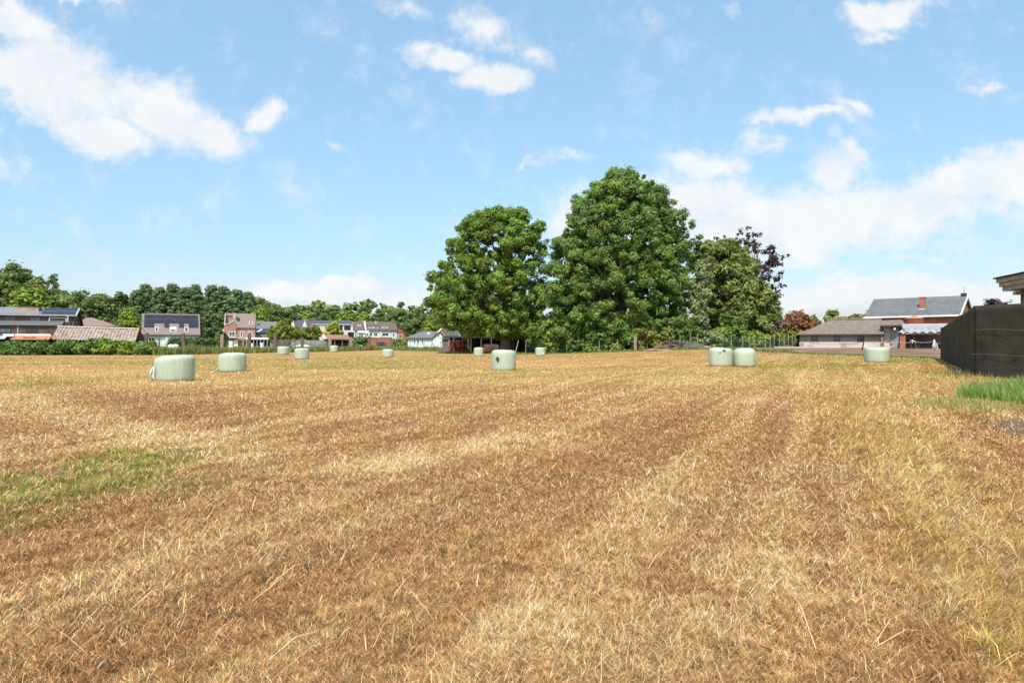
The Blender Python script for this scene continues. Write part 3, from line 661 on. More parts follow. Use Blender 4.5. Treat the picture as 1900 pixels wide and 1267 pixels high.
# ------------------------------------------------------------------ building helpers
def lento(px0, Y0, r, px1):
    u = (px1 - CX) / F; X0 = XA(px0, Y0); return (u * Y0 - X0) / (math.cos(r) - u * math.sin(r))
def site(name, px, Y, rot, label, cat, group=None, z=None):
    X = XA(px, Y); zg = T1(X, Y) if z is None else z
    return empty(name, (X, Y, zg), R(rot), label, cat, group), zg
def walls(p, L_, D, ze, zr, m, y0=0., yr=None, ze_b=None, hip=False, name='wall', x0=0., parapet=0.):
    mb = MB(); ze_b = ze if ze_b is None else ze_b; yr = y0 + D / 2 if yr is None else yr
    if hip: mb.box(x0, x0 + L_, y0, y0 + D, -.4, ze)
    else: mb.prismx([(y0, -.4), (y0 + D, -.4), (y0 + D, ze_b), (yr, zr - .02), (y0, ze)], x0, x0 + L_)
    return mb.build(name, m, p)
def roof(p, x0, x1, y0, y1, ze, zr, m, yr=None, xr0=None, xr1=None, ze_b=None, t=.16, name='roof', lift=.05):
    """pitched roof with thickness; xr0/xr1 ends of the ridge (inside for hips)"""
    yr = (y0 + y1) / 2 if yr is None else yr; xr0 = x0 if xr0 is None else xr0; xr1 = x1 if xr1 is None else xr1; ze_b = ze if ze_b is None else ze_b
    T_ = [(x0, y0, ze), (x1, y0, ze), (x1, y1, ze_b), (x0, y1, ze_b), (xr0, yr, zr), (xr1, yr, zr)]
    T_ = [(a_, b_, c_ + lift + t) for a_, b_, c_ in T_]; B_ = [(a_, b_, c_ - t) for a_, b_, c_ in T_]
    mb = MB(); fs = [(0, 1, 5, 4), (2, 3, 4, 5)]
    hl, hr = xr0 != x0, xr1 != x1
    if hl: fs.append((3, 0, 4))
    if hr: fs.append((1, 2, 5))
    fs += [tuple(i + 6 for i in reversed(f)) for f in list(fs)]
    edge = [(0, 1), (2, 3)] + ([(3, 0)] if hl else [(3, 4), (4, 0)]) + ([(1, 2)] if hr else [(1, 5), (5, 2)])
    fs += [(b_, a_, a_ + 6, b_ + 6) for a_, b_ in edge]
    mb.add(T_ + B_, fs); return mb.build(name, m, p)
def window(p, x0, x1, z0, z1, y=0., fm='frame_white', gm='glass', fw=.09, mull=0, name='window', bar=None):
    mb = MB(); yo, yi = y - .05, y + .03
    mb.box(x0, x0 + fw, yo, yi, z0, z1); mb.box(x1 - fw, x1, yo, yi, z0, z1)
    mb.box(x0 + fw, x1 - fw, yo, yi, z0, z0 + fw); mb.box(x0 + fw, x1 - fw, yo, yi, z1 - fw, z1)
    for i in range(mull):
        xm = x0 + (x1 - x0) * (i + 1) / (mull + 1); mb.box(xm - fw * .4, xm + fw * .4, yo + .005, yi, z0 + fw, z1 - fw)
    f = mb.build(name, M[fm], p)
    MB().box(x0 + fw, x1 - fw, y - .018, y + .02, z0 + fw, z1 - fw).build('pane', M[gm], f)
    return f
def door(p, x0, x1, z0, z1, y, m, name='door'):
    mb = MB().box(x0, x1, y - .04, y + .03, z0, z1); return mb.build(name, m, p)
def chimney(p, x, y, z0, z1, w_, m, d=None):
    d = d or w_; mb = MB().box(x - w_/2, x + w_/2, y - d/2, y + d/2, z0, z1 - .12); mb.box(x - w_/2 - .06, x + w_/2 + .06, y - d/2 - .06, y + d/2 + .06, z1 - .12, z1)
    return mb.build('chimney', m, p)
def skylight(p, x, zf, w_, h_, y0, ze, yr, zr, fm='frame_white', lift=.24):
    """roof window: lies on the front slope from (y0,ze) to (yr,zr); zf fraction up the slope"""
    dy, dz = yr - y0, zr - ze; ln = math.hypot(dy, dz); ny, nz = -dz / ln, dy / ln
    def pt(xx, f, o): return (xx, y0 + dy * f + ny * o, ze + dz * f + nz * o)
    f0, f1 = zf, zf + h_ / ln
    def blk(xa, xb, fa, fb_, oa, ob): return [pt(xa, fa, oa), pt(xb, fa, oa), pt(xb, fb_, oa), pt(xa, fb_, oa), pt(xa, fa, ob), pt(xb, fa, ob), pt(xb, fb_, ob), pt(xa, fb_, ob)]
    FS = [(0,3,2,1),(4,5,6,7),(0,1,5,4),(1,2,6,5),(2,3,7,6),(3,0,4,7)]
    mb = MB().add(blk(x, x + w_, f0, f1, lift - .1, lift + .07), FS); fr = mb.build('roof_window', M[fm], p)
    MB().add(blk(x + .12, x + w_ - .12, f0 + .12 / ln, f1 - .12 / ln, lift + .072, lift + .085), FS).build('pane', M['glass'], fr)
def slopebox(mb, xa, xb, fa, fb_, y0, ze, yr, zr, oa, ob):
    dy, dz = yr - y0, zr - ze; ln = math.hypot(dy, dz); ny, nz = -dz / ln, dy / ln
    def pt(xx, f, o): return (xx, y0 + dy * f + ny * o, ze + dz * f + nz * o)
    return mb.add([pt(xa, fa, oa), pt(xb, fa, oa), pt(xb, fb_, oa), pt(xa, fb_, oa), pt(xa, fa, ob), pt(xb, fa, ob), pt(xb, fb_, ob), pt(xa, fb_, ob)],
                  [(0,3,2,1),(4,5,6,7),(0,1,5,4),(1,2,6,5),(2,3,7,6),(3,0,4,7)])

# --- long dark brick house with two roof tiers
def dark_house():
    r = 24; Y = 165.0; px = 137
    p, zg = site('brick_house', px, Y, r, 'long dark brick house with two tiers of ribbed roof and a balcony', 'house')
    s = Y / F; H = lambda row: ZA(row, Y) - zg
    Lh = 30.0; ze, zr = H(585), H(572.5); zl0, zl1 = H(604.5), H(597)
    # local x runs from -Lh to 0, front at y = 0, lower storey stands 2.2 m proud
    mb = MB().prismx([(0, -.4), (9.5, -.4), (9.5, H(603)), (4.2, zr - .03), (0, ze)], -Lh, 0); mb.build('wall', M['brick_dark'], p)
    MB().box(-Lh, -2.4, -2.4, -.01, -.4, zl0 - .05).build('ground_floor', M['brick_dark'], p)
    rf = roof(p, -Lh - .3, .45, -.5, 9.9, ze - .1, zr + .05, M['tile_grey'], yr=4.2, ze_b=H(605))
    mb = MB(); mb.corr((-Lh - .2, -2.9, zl0), (-2.0, -2.9, zl0), (-2.0, 0, zl1 + .15), (-Lh - .2, 0, zl1 + .15), .42, .07, .08); mb.build('lower_roof', M['tile_grey'], p)
    mb = MB(); k = 0
    x = -Lh
    while x < -7.4:
        slopebox(mb, x, x + .14, .02, .98, -.5, ze - .1, 4.2, zr + .05, .2, .27); x += .46
    mb.build('roof_rib', M['sheet_grey'], p)['kind'] = 'stuff'
    mb = MB()
    slopebox(mb, -6.6, .2, .06, .95, -.5, ze - .1, 4.2, zr + .05, .215, .29); sp = mb.build('solar_panel', M['solar'], p)
    mb = MB(); slopebox(mb, -6.6, .2, .47, .485, -.5, ze - .1, 4.2, zr + .05, .291, .297); mb.build('joint', M['alu'], sp)
    MB().box(-Lh - .3, .4, -.68, -.5, ze - .22, ze + .06).build('gutter', M['sheet_grey'], p)
    # verge boards of the gable end
    mb = MB(); mb.add([(.46, -.5, ze - .3), (.62, -.5, ze - .3), (.62, -.5, ze + .12), (.46, -.5, ze + .12), (.46, 4.2, zr - .25), (.62, 4.2, zr - .25), (.62, 4.2, zr + .28), (.46, 4.2, zr + .28)],
                      [(0,1,2,3),(4,7,6,5),(0,4,5,1),(3,2,6,7),(1,5,6,2),(0,3,7,4)]); mb.build('verge_board', M['greywhite'], p)
    mb = MB(); mb.add([(.46, 9.9, H(605) - .3), (.62, 9.9, H(605) - .3), (.62, 9.9, H(605) + .2), (.46, 9.9, H(605) + .2), (.46, 4.2, zr - .25), (.62, 4.2, zr - .25), (.62, 4.2, zr + .28), (.46, 4.2, zr + .28)],
                      [(3,2,1,0),(5,6,7,4),(1,5,4,0),(7,6,2,3),(2,6,5,1),(4,7,3,0)]); mb.build('verge_board', M['frame_dark'], p)
    # flat dormer block
    d0 = lento(px, Y, R(r), 30); d1 = lento(px, Y, R(r), 69)
    MB().box(d0, d1, 1.2, 4.0, ze - .2, H(569.3)).build('dormer', M['brick_pale'], p)
    MB().box(d0 - .2, d1 + .2, 1.0, 4.2, H(569.3), H(568.4)).build('dormer_roof', M['black'], p)
    X_ = lambda q: lento(px, Y, R(r), q)
    window(p, X_(7), X_(28), H(596.5), H(588), 0, 'frame_dark', 'glass', .12, 1); window(p, X_(55), X_(75), H(596.8), H(589), 0, 'frame_dark', 'glass_blue', .12, 1)
    # balcony set into the upper storey, boarded behind a pale frame
    b0, b1 = X_(91), X_(124); zb0, zb1 = H(597.5), H(589.5)
    mb = MB(); mb.box(b0, b0 + .22, -.35, -.01, zb0, zb1); mb.box(b1 - .22, b1, -.35, -.01, zb0, zb1); mb.box(b0 + .22, b1 - .22, -.35, -.01, zb1 - .2, zb1)
    bl = mb.build('balcony', M['greywhite'], p); MB().box(b0 + .22, b1 - .22, -.12, -.015, zb0, zb1 - .2).build('boarding', M['wood_old'], bl)
    MB().box(X_(127) - .1, X_(127) + .1, -.9, -.72, H(598), ze - .2).build('downpipe', M['greywhite'], p)
    window(p, X_(-4), X_(25), H(618.5), H(610), -2.4, 'frame_dark', 'glass_blue', .12, 2); window(p, X_(52), X_(75), H(618.5), H(610), -2.4, 'frame_dark', 'glass', .12, 1)
    MB().box(X_(37), X_(37) + .15, -2.52, -2.42, 0, zl0 - .2).build('downpipe', M['greywhite'], p)
    # small windows in the gable end
    for y in (3.0, 5.2):
        MB().box(.005, .06, y, y + .7, H(598), H(591)).build('window', M['glass'], p)
dark_house()

# --- small grey roofed house behind it
p, zg = site('grey_house', 140, 185.0, 24, 'small grey hipped roof house peeping out behind the dark brick house', 'house')
H = lambda row: ZA(row, 185.0) - zg
walls(p, 10, 8, H(606), 0, M['brick_pale'], hip=True); roof(p, -.4, 10, -.4, 8.4, H(606), H(589.5), M['tile_mauve'], xr0=2, xr1=3.5)

# --- house with a solar roof
def solar_house():
    Y = 188.0; r = 26.5; px = 261.5
    p, zg = site('solar_house', px, Y, r, 'wide white walled house with its mauve roof covered in solar panels', 'house')
    H = lambda row: ZA(row, Y + 1.5) - zg; X_ = lambda q: lento(px, Y, R(r), q)
    L_ = X_(371.5); D = 11.0; ze, zr = H(622.2), H(580.6); yr = 5.4; ze += .35
    walls(p, L_ - .6, D, ze, zr - .35, M['greywhite'], x0=.3, yr=yr)
    rf = roof(p, 0, L_, -.5, D + .5, ze - .3, zr - .2, M['tile_mauve'], yr=yr)
    y0, a_, b_ = -.5, ze - .3, zr - .2
    cols = 11; xs = np.linspace(X_(266.5), X_(368.5), cols + 1)
    rowf = [(.965, .76), (.745, .54), (.53, .335)]
    for k, (ft, fb_) in enumerate(rowf):
        for c in range(cols):
            if k == 2 and c in (2, 3, 5, 6, 8): continue
            mb = MB(); slopebox(mb, xs[c] + .02, xs[c + 1] - .02, fb_ + .006, ft - .006, y0, a_, yr, b_, .21, .27); mb.build('solar_panel', M['solar'], p)
    for q0, q1, t0, t1, kind in ((287.5, 293.5, 612.5, 605.5, 0), (315.5, 327, 612.5, 606.5, 1), (342.5, 349, 612.5, 605.5, 0)):
        x0, x1 = X_(q0), X_(q1); fz0 = (H(t0) - a_) / (b_ - a_) - .10; fz1 = fz0 + .22
        mb = MB(); slopebox(mb, x0, x1, fz0, fz1, y0, a_, yr, b_, .15, .30); fr = mb.build('roof_window', M['frame_white'], p)
        mb = MB(); k = .4 if kind else .0
        slopebox(mb, x0 + .10, x1 - .12, fz0 + .016, fz1 - .016 - .10 * kind, y0, a_, yr, b_, .301, .315); mb.build('pane', M['glass'], fr)
    window(p, X_(345), X_(352), H(636), H(626), 0, 'frame_white', 'glass', .1); window(p, X_(360), X_(367), H(633), H(625), 0, 'frame_white', 'glass', .1, 1)
    door(p, X_(300), X_(306), 0, H(625), 0, M['white']); window(p, X_(275), X_(287), H(634), H(626), 0, 'frame_white', 'glass', .12, 1)
    MB().box(X_(262), X_(372), -.66, -.5, a_ - .12, a_ + .08).build('gutter', M['frame_dark'], p)
    MB().box(X_(306), X_(316), -2.2, 0, -.3, H(626)).build('porch', M['greywhite'], p)
solar_house()

# --- rose brick villa
def villa():
    Y = 196.0; r = 19.0; px = 416.5
    p, zg = site('brick_villa', px, Y, r, 'tall rose brick villa with a steep mauve roof, tall chimney and veranda', 'house')
    H = lambda row: ZA(row, Y + 1) - zg; X_ = lambda q: lento(px, Y, R(r), q)
    L_ = X_(473.0); D = 9.0; ze, zr = H(607.5), H(581); yr = 4.6
    walls(p, L_, D, ze, zr, M['brick_rose'], yr=yr); roof(p, -.05, L_ + .1, -.35, D + .35, ze - .2, zr - .1, M['tile_mauve'], yr=yr)
    # front gable, part way along, with its flank wall and tall chimney
    x0, x1 = -.1, X_(438.5)
    mb = MB().prism([(x0, -.3), (x1, -.3), (x1, H(607)), (x1 - .4, H(595.5)), (x0 + .5, H(604.0)), (x0, H(604.5))], -.45, -.01); mb.build('front_gable', M['brick_rose'], p)
    mb = MB(); mb.add([(x0, -.6, H(604.6)), (x1 - .4, -.6, H(595.3)), (x1 - .4, .4, H(595.3)), (x0, .4, H(604.6)), (x0, -.6, H(603.4)), (x1 - .4, -.6, H(594.1)), (x1 - .4, .4, H(594.1)), (x0, .4, H(603.4))],
        [(0,3,2,1),(4,5,6,7),(0,1,5,4),(1,2,6,5),(2,3,7,6),(3,0,4,7)]); mb.build('coping', M['pinkwhite'], p)
    mb = MB().box(X_(418.5), X_(432), 2.6, 3.6, H(604), H(585.5)); mb.build('dormer', M['brick_rose'], p)
    MB().box(X_(418), X_(432.5), 2.4, 4.0, H(585.5), H(584.3)).build('dormer_roof', M['tile_mauve'], p)
    chimney(p, X_(434), 2.4, H(596), H(580), .85, M['brick_pale'])
    chimney(p, X_(467.5), 4.6, zr - .8, H(578.6), .8, M['brick_pale'])
    MB().box(X_(412.5), X_(413.5) + .45, .2, 4.6, -.2, H(611)).build('side_pier', M['pinkwhite'], p)
    mb = MB(); mb.prism([(X_(416.2), H(605)), (X_(417.8), H(605)), (X_(418.2), H(581.5)), (X_(417.2), H(581.5))], -.2, 4.5); mb.build('gable_coping', M['pinkwhite'], p)
    skylight(p, X_(462), .24, .9, 1.1, -.35, ze - .2, yr, zr - .1)
    mb = MB(); slopebox(mb, X_(439.5), X_(444), .45, .66, -.35, ze - .2, yr, zr - .1, .2, .28); mb.build('roof_window', M['solar'], p)
    window(p, X_(424.5), X_(436.5), H(625), H(615), -.45, 'frame_white', 'glass', .14, 1); window(p, X_(445.5), X_(450.5), H(625), H(614.5), 0, 'frame_white', 'glass', .12)
    window(p, X_(460), X_(467.5), H(620), H(614.5), 0, 'frame_white', 'glass', .12, 1)
    MB().box(-.1, L_ + .5, -1.5, -.46, H(627.2), H(626)).build('balcony', M['cream'], p)
    mb = MB()
    for i in range(17):
        xx = X_(424) + (L_ - X_(424)) * i / 16; mb.box(xx - .03, xx + .03, -1.5, -1.45, H(626), H(622))
    mb.box(X_(424), L_ + .03, -1.51, -1.44, H(622), H(621.4)); mb.build('railing', M['alu'], p)
    door(p, X_(434.5), X_(441.5), -.1, H(630), -.46, M['frame_white']); door(p, X_(449.5), X_(452.5), -.1, H(630), -.02, M['frame_white']); door(p, X_(456), X_(459), -.1, H(630), -.02, M['frame_white'])
    window(p, X_(425.5), X_(430), H(640), H(630), -.46, 'frame_white', 'glass', .12)
    # flat roofed veranda
    v0, v1 = X_(457), X_(503.5)
    MB().slab([(v0, -5.0, H(628.6)), (v1 + .4, -5.0, H(628.8)), (v1 - 1.5, -.1, H(626.2)), (v0, -.1, H(626.2))], .22).build('veranda_roof', M['cream'], p)
    mb = MB()
    for i in range(8):
        xx = v0 + .3 + (v1 - v0 - .5) * i / 7; mb.box(xx - .06, xx + .06, -4.9, -4.78, -.2, H(629.8))
    mb.build('veranda_post', M['greywhite'], p)['kind'] = 'stuff'
    MB().box(v0, v1 - .2, -.6, -.5, -.2, H(629.9)).build('veranda_back', M['frame_dark'], p)
villa()

# --- long grey barn to the right of the villa
p, zg = site('slate_barn', 473, 212.0, 17, 'low stone barn with a plain grey slate roof beside the rose villa', 'barn')
H = lambda row: ZA(row, 212.0) - zg; X_ = lambda q: lento(473, 212.0, R(17), q)
walls(p, X_(523), 8, H(610), H(597.5), M['brick_rose'], name='wall'); roof(p, -.2, X_(524.5), -.6, 8.4, H(611), H(597), M['tile_grey'])
skylight(p, X_(476), .5, .9, .9, -.6, H(611), 3.9, H(597), 'frame_dark')
mb = MB().box(0.2, X_(515), -4.5, -.3, -.3, H(618)); mb.build('annexe', M['block'], p)
MB().slab([(-.2, -4.8, H(618.5)), (X_(516), -4.8, H(613.5)), (X_(516), -.1, H(610.8)), (-.2, -.1, H(612.5))], .2).build('annexe_roof', M['slate'], p)
mb = MB(); mb.slab([(X_(475), -4.95, H(617)), (X_(479), -4.95, H(617)), (X_(489), -3, H(610.8)), (X_(485), -3, H(610.8))], .1); mb.build('roof_verge', M['greywhite'], p)

# --- terrace
def terrace():
    r = 18.0; Y = 232.0; px = 541
    X0 = lambda q: lento(px, Y, R(r), q)
    def unit(name, q0, q1, label, cat='house'):
        x = X0(q0); c, s = math.cos(R(r)), math.sin(R(r))
        wx, wy = XA(px, Y) + x * c, Y + x * s
        p = empty(name, (wx, wy, 0), R(r), label, cat, 'terraced houses below the woods')
        return p, (lambda row: ZA(row, wy)), (lambda q: X0(q) - x)
    # 1 white gables under slate
    p, H, X_ = unit('terraced_house', 541, 577, 'end terrace house with pointed white gables and dark slate roof')
    walls(p, X_(577), 9, H(612), H(594.3), M['pinkwhite']); roof(p, .25, X_(577), -.4, 9.4, H(613), H(594.2), M['slate'])
    MB().prism([(X_(560.6), H(608)), (X_(570.5), H(608)), (X_(565.5), H(593.6))], .15, 3.2).build('front_gable', M['white'], p)
    window(p, X_(564.6), X_(566.4), H(607), H(603), .15, 'frame_white', 'glass', .1)
    MB().slab([(X_(557), -3, H(611.5)), (X_(574), -3, H(611.5)), (X_(572), .1, H(608.2)), (X_(559), .1, H(608.2))], .2).build('porch_roof', M['slate_light'], p)
    MB().box(X_(575), X_(577), -.2, 4.5, H(612), H(597.6)).build('party_wall', M['brick_red'], p)
    MB().prism([(X_(541) - .25, H(614)), (X_(548), H(614)), (X_(544.3), H(594))], -.6, -.1).build('front_gable', M['pinkwhite'], p)
    # 2 cream flat fronted
    p, H, X_ = unit('terraced_house', 577, 655, 'cream terrace house with long flat dormer and dark balcony opening, by the yellow willow')
    walls(p, X_(655), 9, H(601), H(594.6), M['cream']); roof(p, -.1, X_(654), -.4, 9.4, H(600.4), H(594.6), M['slate'])
    MB().box(X_(578), X_(653), -.32, -.01, H(601.8), H(600.3)).build('fascia', M['white'], p)
    window(p, X_(581), X_(585.5), H(612), H(602.5), 0, 'frame_dark', 'glass', .12, 1); window(p, X_(630), X_(635.5), H(612.3), H(603), 0, 'frame_dark', 'glass', .1)
    window(p, X_(638.5), X_(650.5), H(612.3), H(603.5), 0, 'frame_dark', 'glass', .1, 1); window(p, X_(645), X_(656), H(628), H(616), -.9, 'frame_dark', 'glass', .12, 1)
    MB().box(X_(637), X_(658), -.88, -.02, -.3, H(613.4)).build('bay', M['cream'], p)
    # 3 brown roof with a white lean-to
    p, H, X_ = unit('terraced_house', 655, 678, 'narrow terrace house with brown roof and a white sun room')
    walls(p, X_(678), 9, H(613), H(596.8), M['cream']); roof(p, -.1, X_(678), -.5, 9.4, H(613.5), H(596.5), M['tile_brown'])
    skylight(p, X_(665), .45, 1.0, .9, -.5, H(613.5), 4.45, H(596.5))
    MB().slab([(X_(661.5), -4.5, H(616.8)), (X_(675.5), -4.5, H(616.8)), (X_(675), -.1, H(613.6)), (X_(663), -.1, H(613.6))], .2).build('sunroom_roof', M['white'], p)
    MB().box(X_(662.5), X_(675), -4.2, -.1, -.3, H(616.6)).build('sunroom_wall', M['white'], p); window(p, X_(663.5), X_(672), H(628), H(618), -4.2, 'frame_white', 'glass', .15, 2)
    # 4 white dormer
    p, H, X_ = unit('terraced_house', 678, 703, 'terrace house with a wide white dormer and white back extension')
    walls(p, X_(703), 9, H(613), H(596.6), M['white']); roof(p, .15, X_(703), -.5, 9.4, H(613.5), H(596.8), M['tile_brown'])
    MB().prism([(-.25, H(613.5)), (.2, H(613.5)), (.2, H(597)), (-.25, H(597))], -.6, 4.5).build('party_wall', M['white'], p) if False else None
    mb = MB(); slopebox(mb, -.15, .3, 0, 1, -.5, H(613.5), 4.45, H(596.8), .1, .42); mb.build('party_wall', M['white'], p)
    MB().box(X_(684), X_(702.5), .7, 4.0, H(613), H(604.2)).build('dormer', M['white'], p); MB().box(X_(683), X_(703), .4, 4.2, H(604.2), H(603.2)).build('dormer_roof', M['tile_brown'], p)
    window(p, X_(686.5), X_(691), H(610.8), H(605.2), .7, 'frame_white', 'glass_blue', .12, 1); window(p, X_(694.5), X_(700), H(610.8), H(605.2), .7, 'frame_white', 'glass_blue', .12, 1)
    MB().box(X_(676), X_(683), -3.4, -.02, -.3, H(613.6)).build('extension', M['white'], p)
    window(p, X_(677.5), X_(681.8), H(624), H(618), -3.4, 'frame_white', 'glass_blue', .1); window(p, X_(686), X_(690.5), H(623.5), H(617), 0, 'frame_white', 'glass', .1); window(p, X_(693.5), X_(700.5), H(624), H(617), 0, 'frame_white', 'glass', .1, 1)
    # 5 brown roof, grey wall
    p, H, X_ = unit('terraced_house', 703, 737.5, 'terrace house with broad brown roof, white skylight and pale grey wall')
    walls(p, X_(737), 9, H(613), H(597.8), M['greywhite']); roof(p, -.1, X_(737.5), -.5, 9.4, H(613.5), H(597.5), M['tile_brown'])
    skylight(p, X_(709.5), .24, 2.0, .9, -.5, H(613.5), 4.45, H(597.5)); MB().box(X_(698.5), X_(700.5), 3.4, 4.4, H(602), H(596)).build('chimney', M['white'], p)
    window(p, X_(709), X_(721), H(623.5), H(617.5), 0, 'frame_white', 'glass', .12, 1); window(p, X_(728), X_(732.5), H(625), H(617.5), 0, 'frame_white', 'glass_blue', .12)
    MB().box(X_(704), X_(706), -2.2, -.02, -.3, H(616)).build('garden_screen', M['white'], p)
    # 6 red brick gable
    p, H, X_ = unit('terraced_house', 738, 757, 'red brick gable house closing the terrace on the meadow side')
    MB().prism([(0, -.3), (X_(757), -.3), (X_(757), H(621)), (X_(743), H(608)), (0, H(608))], .1, 8).build('wall', M['brick_red'], p)
    mb = MB(); mb.add([(-.02, -.2, H(608)), (X_(743), -.2, H(607.6)), (X_(757.6), -.2, H(621)), (X_(757.6), 8.2, H(621)), (X_(743), 8.2, H(607.6)), (-.02, 8.2, H(608)), (-.02, -.2, H(607.2)), (X_(743), -.2, H(606.8)), (X_(757.6), -.2, H(620.2)), (X_(757.6), 8.2, H(620.2)), (X_(743), 8.2, H(606.8)), (-.02, 8.2, H(607.2))],
        [(0,5,4,1),(1,4,3,2),(6,7,10,11),(7,8,9,10),(0,1,7,6),(1,2,8,7),(3,4,10,9),(4,5,11,10),(2,3,9,8),(5,0,6,11)]); mb.build('roof', M['tile_orange'], p)
    window(p, X_(738.5), X_(748), H(627), H(620.5), .1, 'frame_white', 'glass', .12, 2)
terrace()
# garden wall in front of the terrace
p, zg = site('garden_wall', 675, 198.0, 18, 'low red brick garden wall in front of the terrace', 'wall'); X_ = lambda q: lento(675, 198.0, R(18), q); H = lambda row: ZA(row, 200.0) - zg
MB().box(0, X_(728), 0, .3, -.3, H(627)).build('wall', M['brick_red'], p); MB().box(-.05, X_(728) + .05, -.05, .35, H(627), H(626.2)).build('coping', M['tile_brown'], p)
MB().box(X_(699), X_(714), -.9, -.02, 0, H(634.5)).build('planter', M['frame_dark'], p)

# --- white bungalow, brick house behind it
p, zg = site('white_bungalow', 752, 172.0, 8, 'white bungalow with a grey hipped roof and white chimney', 'house'); H = lambda row: ZA(row, 172.0) - zg; X_ = lambda q: lento(752, 172.0, R(8), q)
walls(p, X_(806), 8, H(628), 0, M['white'], hip=True, x0=.6); roof(p, 0, X_(810), -.5, 8.5, H(628), H(615.6), M['tile_grey'], xr0=4.2, xr1=X_(807))
MB().prism([(X_(803), -.3), (X_(825), -.3), (X_(825), H(627)), (X_(816), H(617.2)), (X_(803), H(627))], -1.2, 4).build('front_gable', M['white'], p)
mb = MB()
for (xa, za), (xb, zb) in (((X_(802), H(627.6)), (X_(816), H(616.6))), ((X_(816), H(616.6)), (X_(826.5), H(627.6)))):
    mb.add([(xa, -1.5, za), (xb, -1.5, zb), (xb, 4.2, zb), (xa, 4.2, za), (xa, -1.5, za + .3), (xb, -1.5, zb + .3), (xb, 4.2, zb + .3), (xa, 4.2, za + .3)], [(0,3,2,1),(4,5,6,7),(0,1,5,4),(1,2,6,5),(2,3,7,6),(3,0,4,7)])
mb.build('gable_roof', M['slate'], p)
chimney(p, X_(795.5), 2.2, H(626), H(615), .75, M['white']); window(p, X_(812), X_(815.5), H(626), H(620.5), -1.2, 'frame_white', 'glass_blue', .1)
for q in (767, 774, 782): window(p, X_(q), X_(q + 4), H(638), H(629.5), 0, 'frame_white', 'glass', .12)
p, zg = site('pink_house', 815, 196.0, 10, 'pinkish gabled house behind the bungalow, under the oak boughs', 'house'); H = lambda row: ZA(row, 196.0) - zg; X_ = lambda q: lento(815, 196.0, R(10), q)
MB().prism([(0, -.3), (X_(829), -.3), (X_(829), H(622)), (X_(821), H(609.5)), (0, H(616))], .1, 10).build('wall', M['brick_rose'], p)
mb = MB(); mb.slab([(X_(820), -.2, H(608.8)), (X_(849), .5, H(611.5)), (X_(856), .5, H(622)), (X_(830), -.2, H(622))][::-1], .25); mb.build('roof', M['tile_grey'], p)
MB().box(X_(829) + .02, X_(854), .4, 8, -.3, H(620)).build('side_wall', M['cream'], p)
MB().add([(X_(821) - .2, -.1, H(609.8)), (X_(821) + .2, -.1, H(608.2)), (0, -.1, H(615.2)), (-.3, -.1, H(616.6)), (X_(821) - .2, 9, H(609.8)), (X_(821) + .2, 9, H(608.2)), (0, 9, H(615.2)), (-.3, 9, H(616.6))], [(0,1,2,3),(7,6,5,4),(1,0,4,5),(2,1,5,6),(3,2,6,7),(0,3,7,4)]).build('verge', M['pinkwhite'], p)

# ------------------------------------------------------------------ sheds and yard things on the left
p, zg = site('corrugated_shed', 97, 100.0, 12, 'old timber shed with a weathered ribbed sheet roof behind the bramble bank', 'shed'); H = lambda row: ZA(row, 100.0) - zg; X_ = lambda q: lento(97, 100.0, R(12), q)
L_ = X_(253); ze, zr = H(629), H(604.8) - .05
MB().corr((0, -.4, ze), (L_, -.4, ze - .35), (X_(248.5), 2.4, zr - .3), (-.2, 2.4, zr), .46, .10, .05).build('roof', M['asb'], p)
MB().corr((-.2, 2.42, zr), (X_(248.5), 2.42, zr - .3), (L_, 5.2, ze - .35), (0, 5.2, ze), .36, .055, .05).build('back_roof', M['asb'], p)
MB().add([(-.25, 2.25, zr + .02), (X_(248.7), 2.25, zr - .28), (X_(248.7), 2.55, zr - .28), (-.25, 2.55, zr + .02), (-.25, 2.25, zr + .15), (X_(248.7), 2.25, zr - .15), (X_(248.7), 2.55, zr - .15), (-.25, 2.55, zr + .15)], [(0,3,2,1),(4,5,6,7),(0,1,5,4),(1,2,6,5),(2,3,7,6),(3,0,4,7)]).build('ridge_cap', M['pinkwhite'], p)
mb = MB()
for i in range(7):
    mb.box(X_(200), L_ - .5, .5 + .004 * (i % 2), .56 + .004 * (i % 2), -.2 + i * .34, .13 + i * .34)
mb.build('plank_wall', M['wood_grey'], p); MB().box(.3, L_ - .6, 4.4, 4.5, -.2, ze - .1).build('back_wall', M['dark'], p)
for q in (114, 160, 199): MB().box(X_(q) - .06, X_(q) + .06, -.15, -.03, -.2, ze - .12).build('post', M['wood_old'], p)
p, zg = site('tile_shed', 4, 103.0, 12, 'low lean-to with orange pantiles and a white ridge board', 'shed'); H = lambda row: ZA(row, 103.0) - zg; X_ = lambda q: lento(4, 103.0, R(12), q)
MB().slab([(X_(26), -1.2, H(629)), (X_(97), -1.2, H(629.5)), (X_(95), .3, H(622.5)), (X_(28), .3, H(622.5))], .1).build('roof', M['tile_orange'], p)
MB().box(X_(3), X_(92), .3, .4, H(624), H(619.3)).build('ridge_board', M['tarp_white'], p)
MB().slab([(X_(-30), -1.2, H(628)), (X_(16), -1.2, H(628)), (X_(12), .3, H(623)), (X_(-30), .3, H(623))], .1).build('side_roof', M['sheet_grey'], p)
MB().box(X_(-30), X_(96), .42, 2.5, -.3, H(625)).build('wall', M['dark'], p)
mb = MB(); mb.box(X_(48), X_(70), -.9, -.7, H(627.4), H(625.2)); mb.build('batten', M['wood_grey'], p)

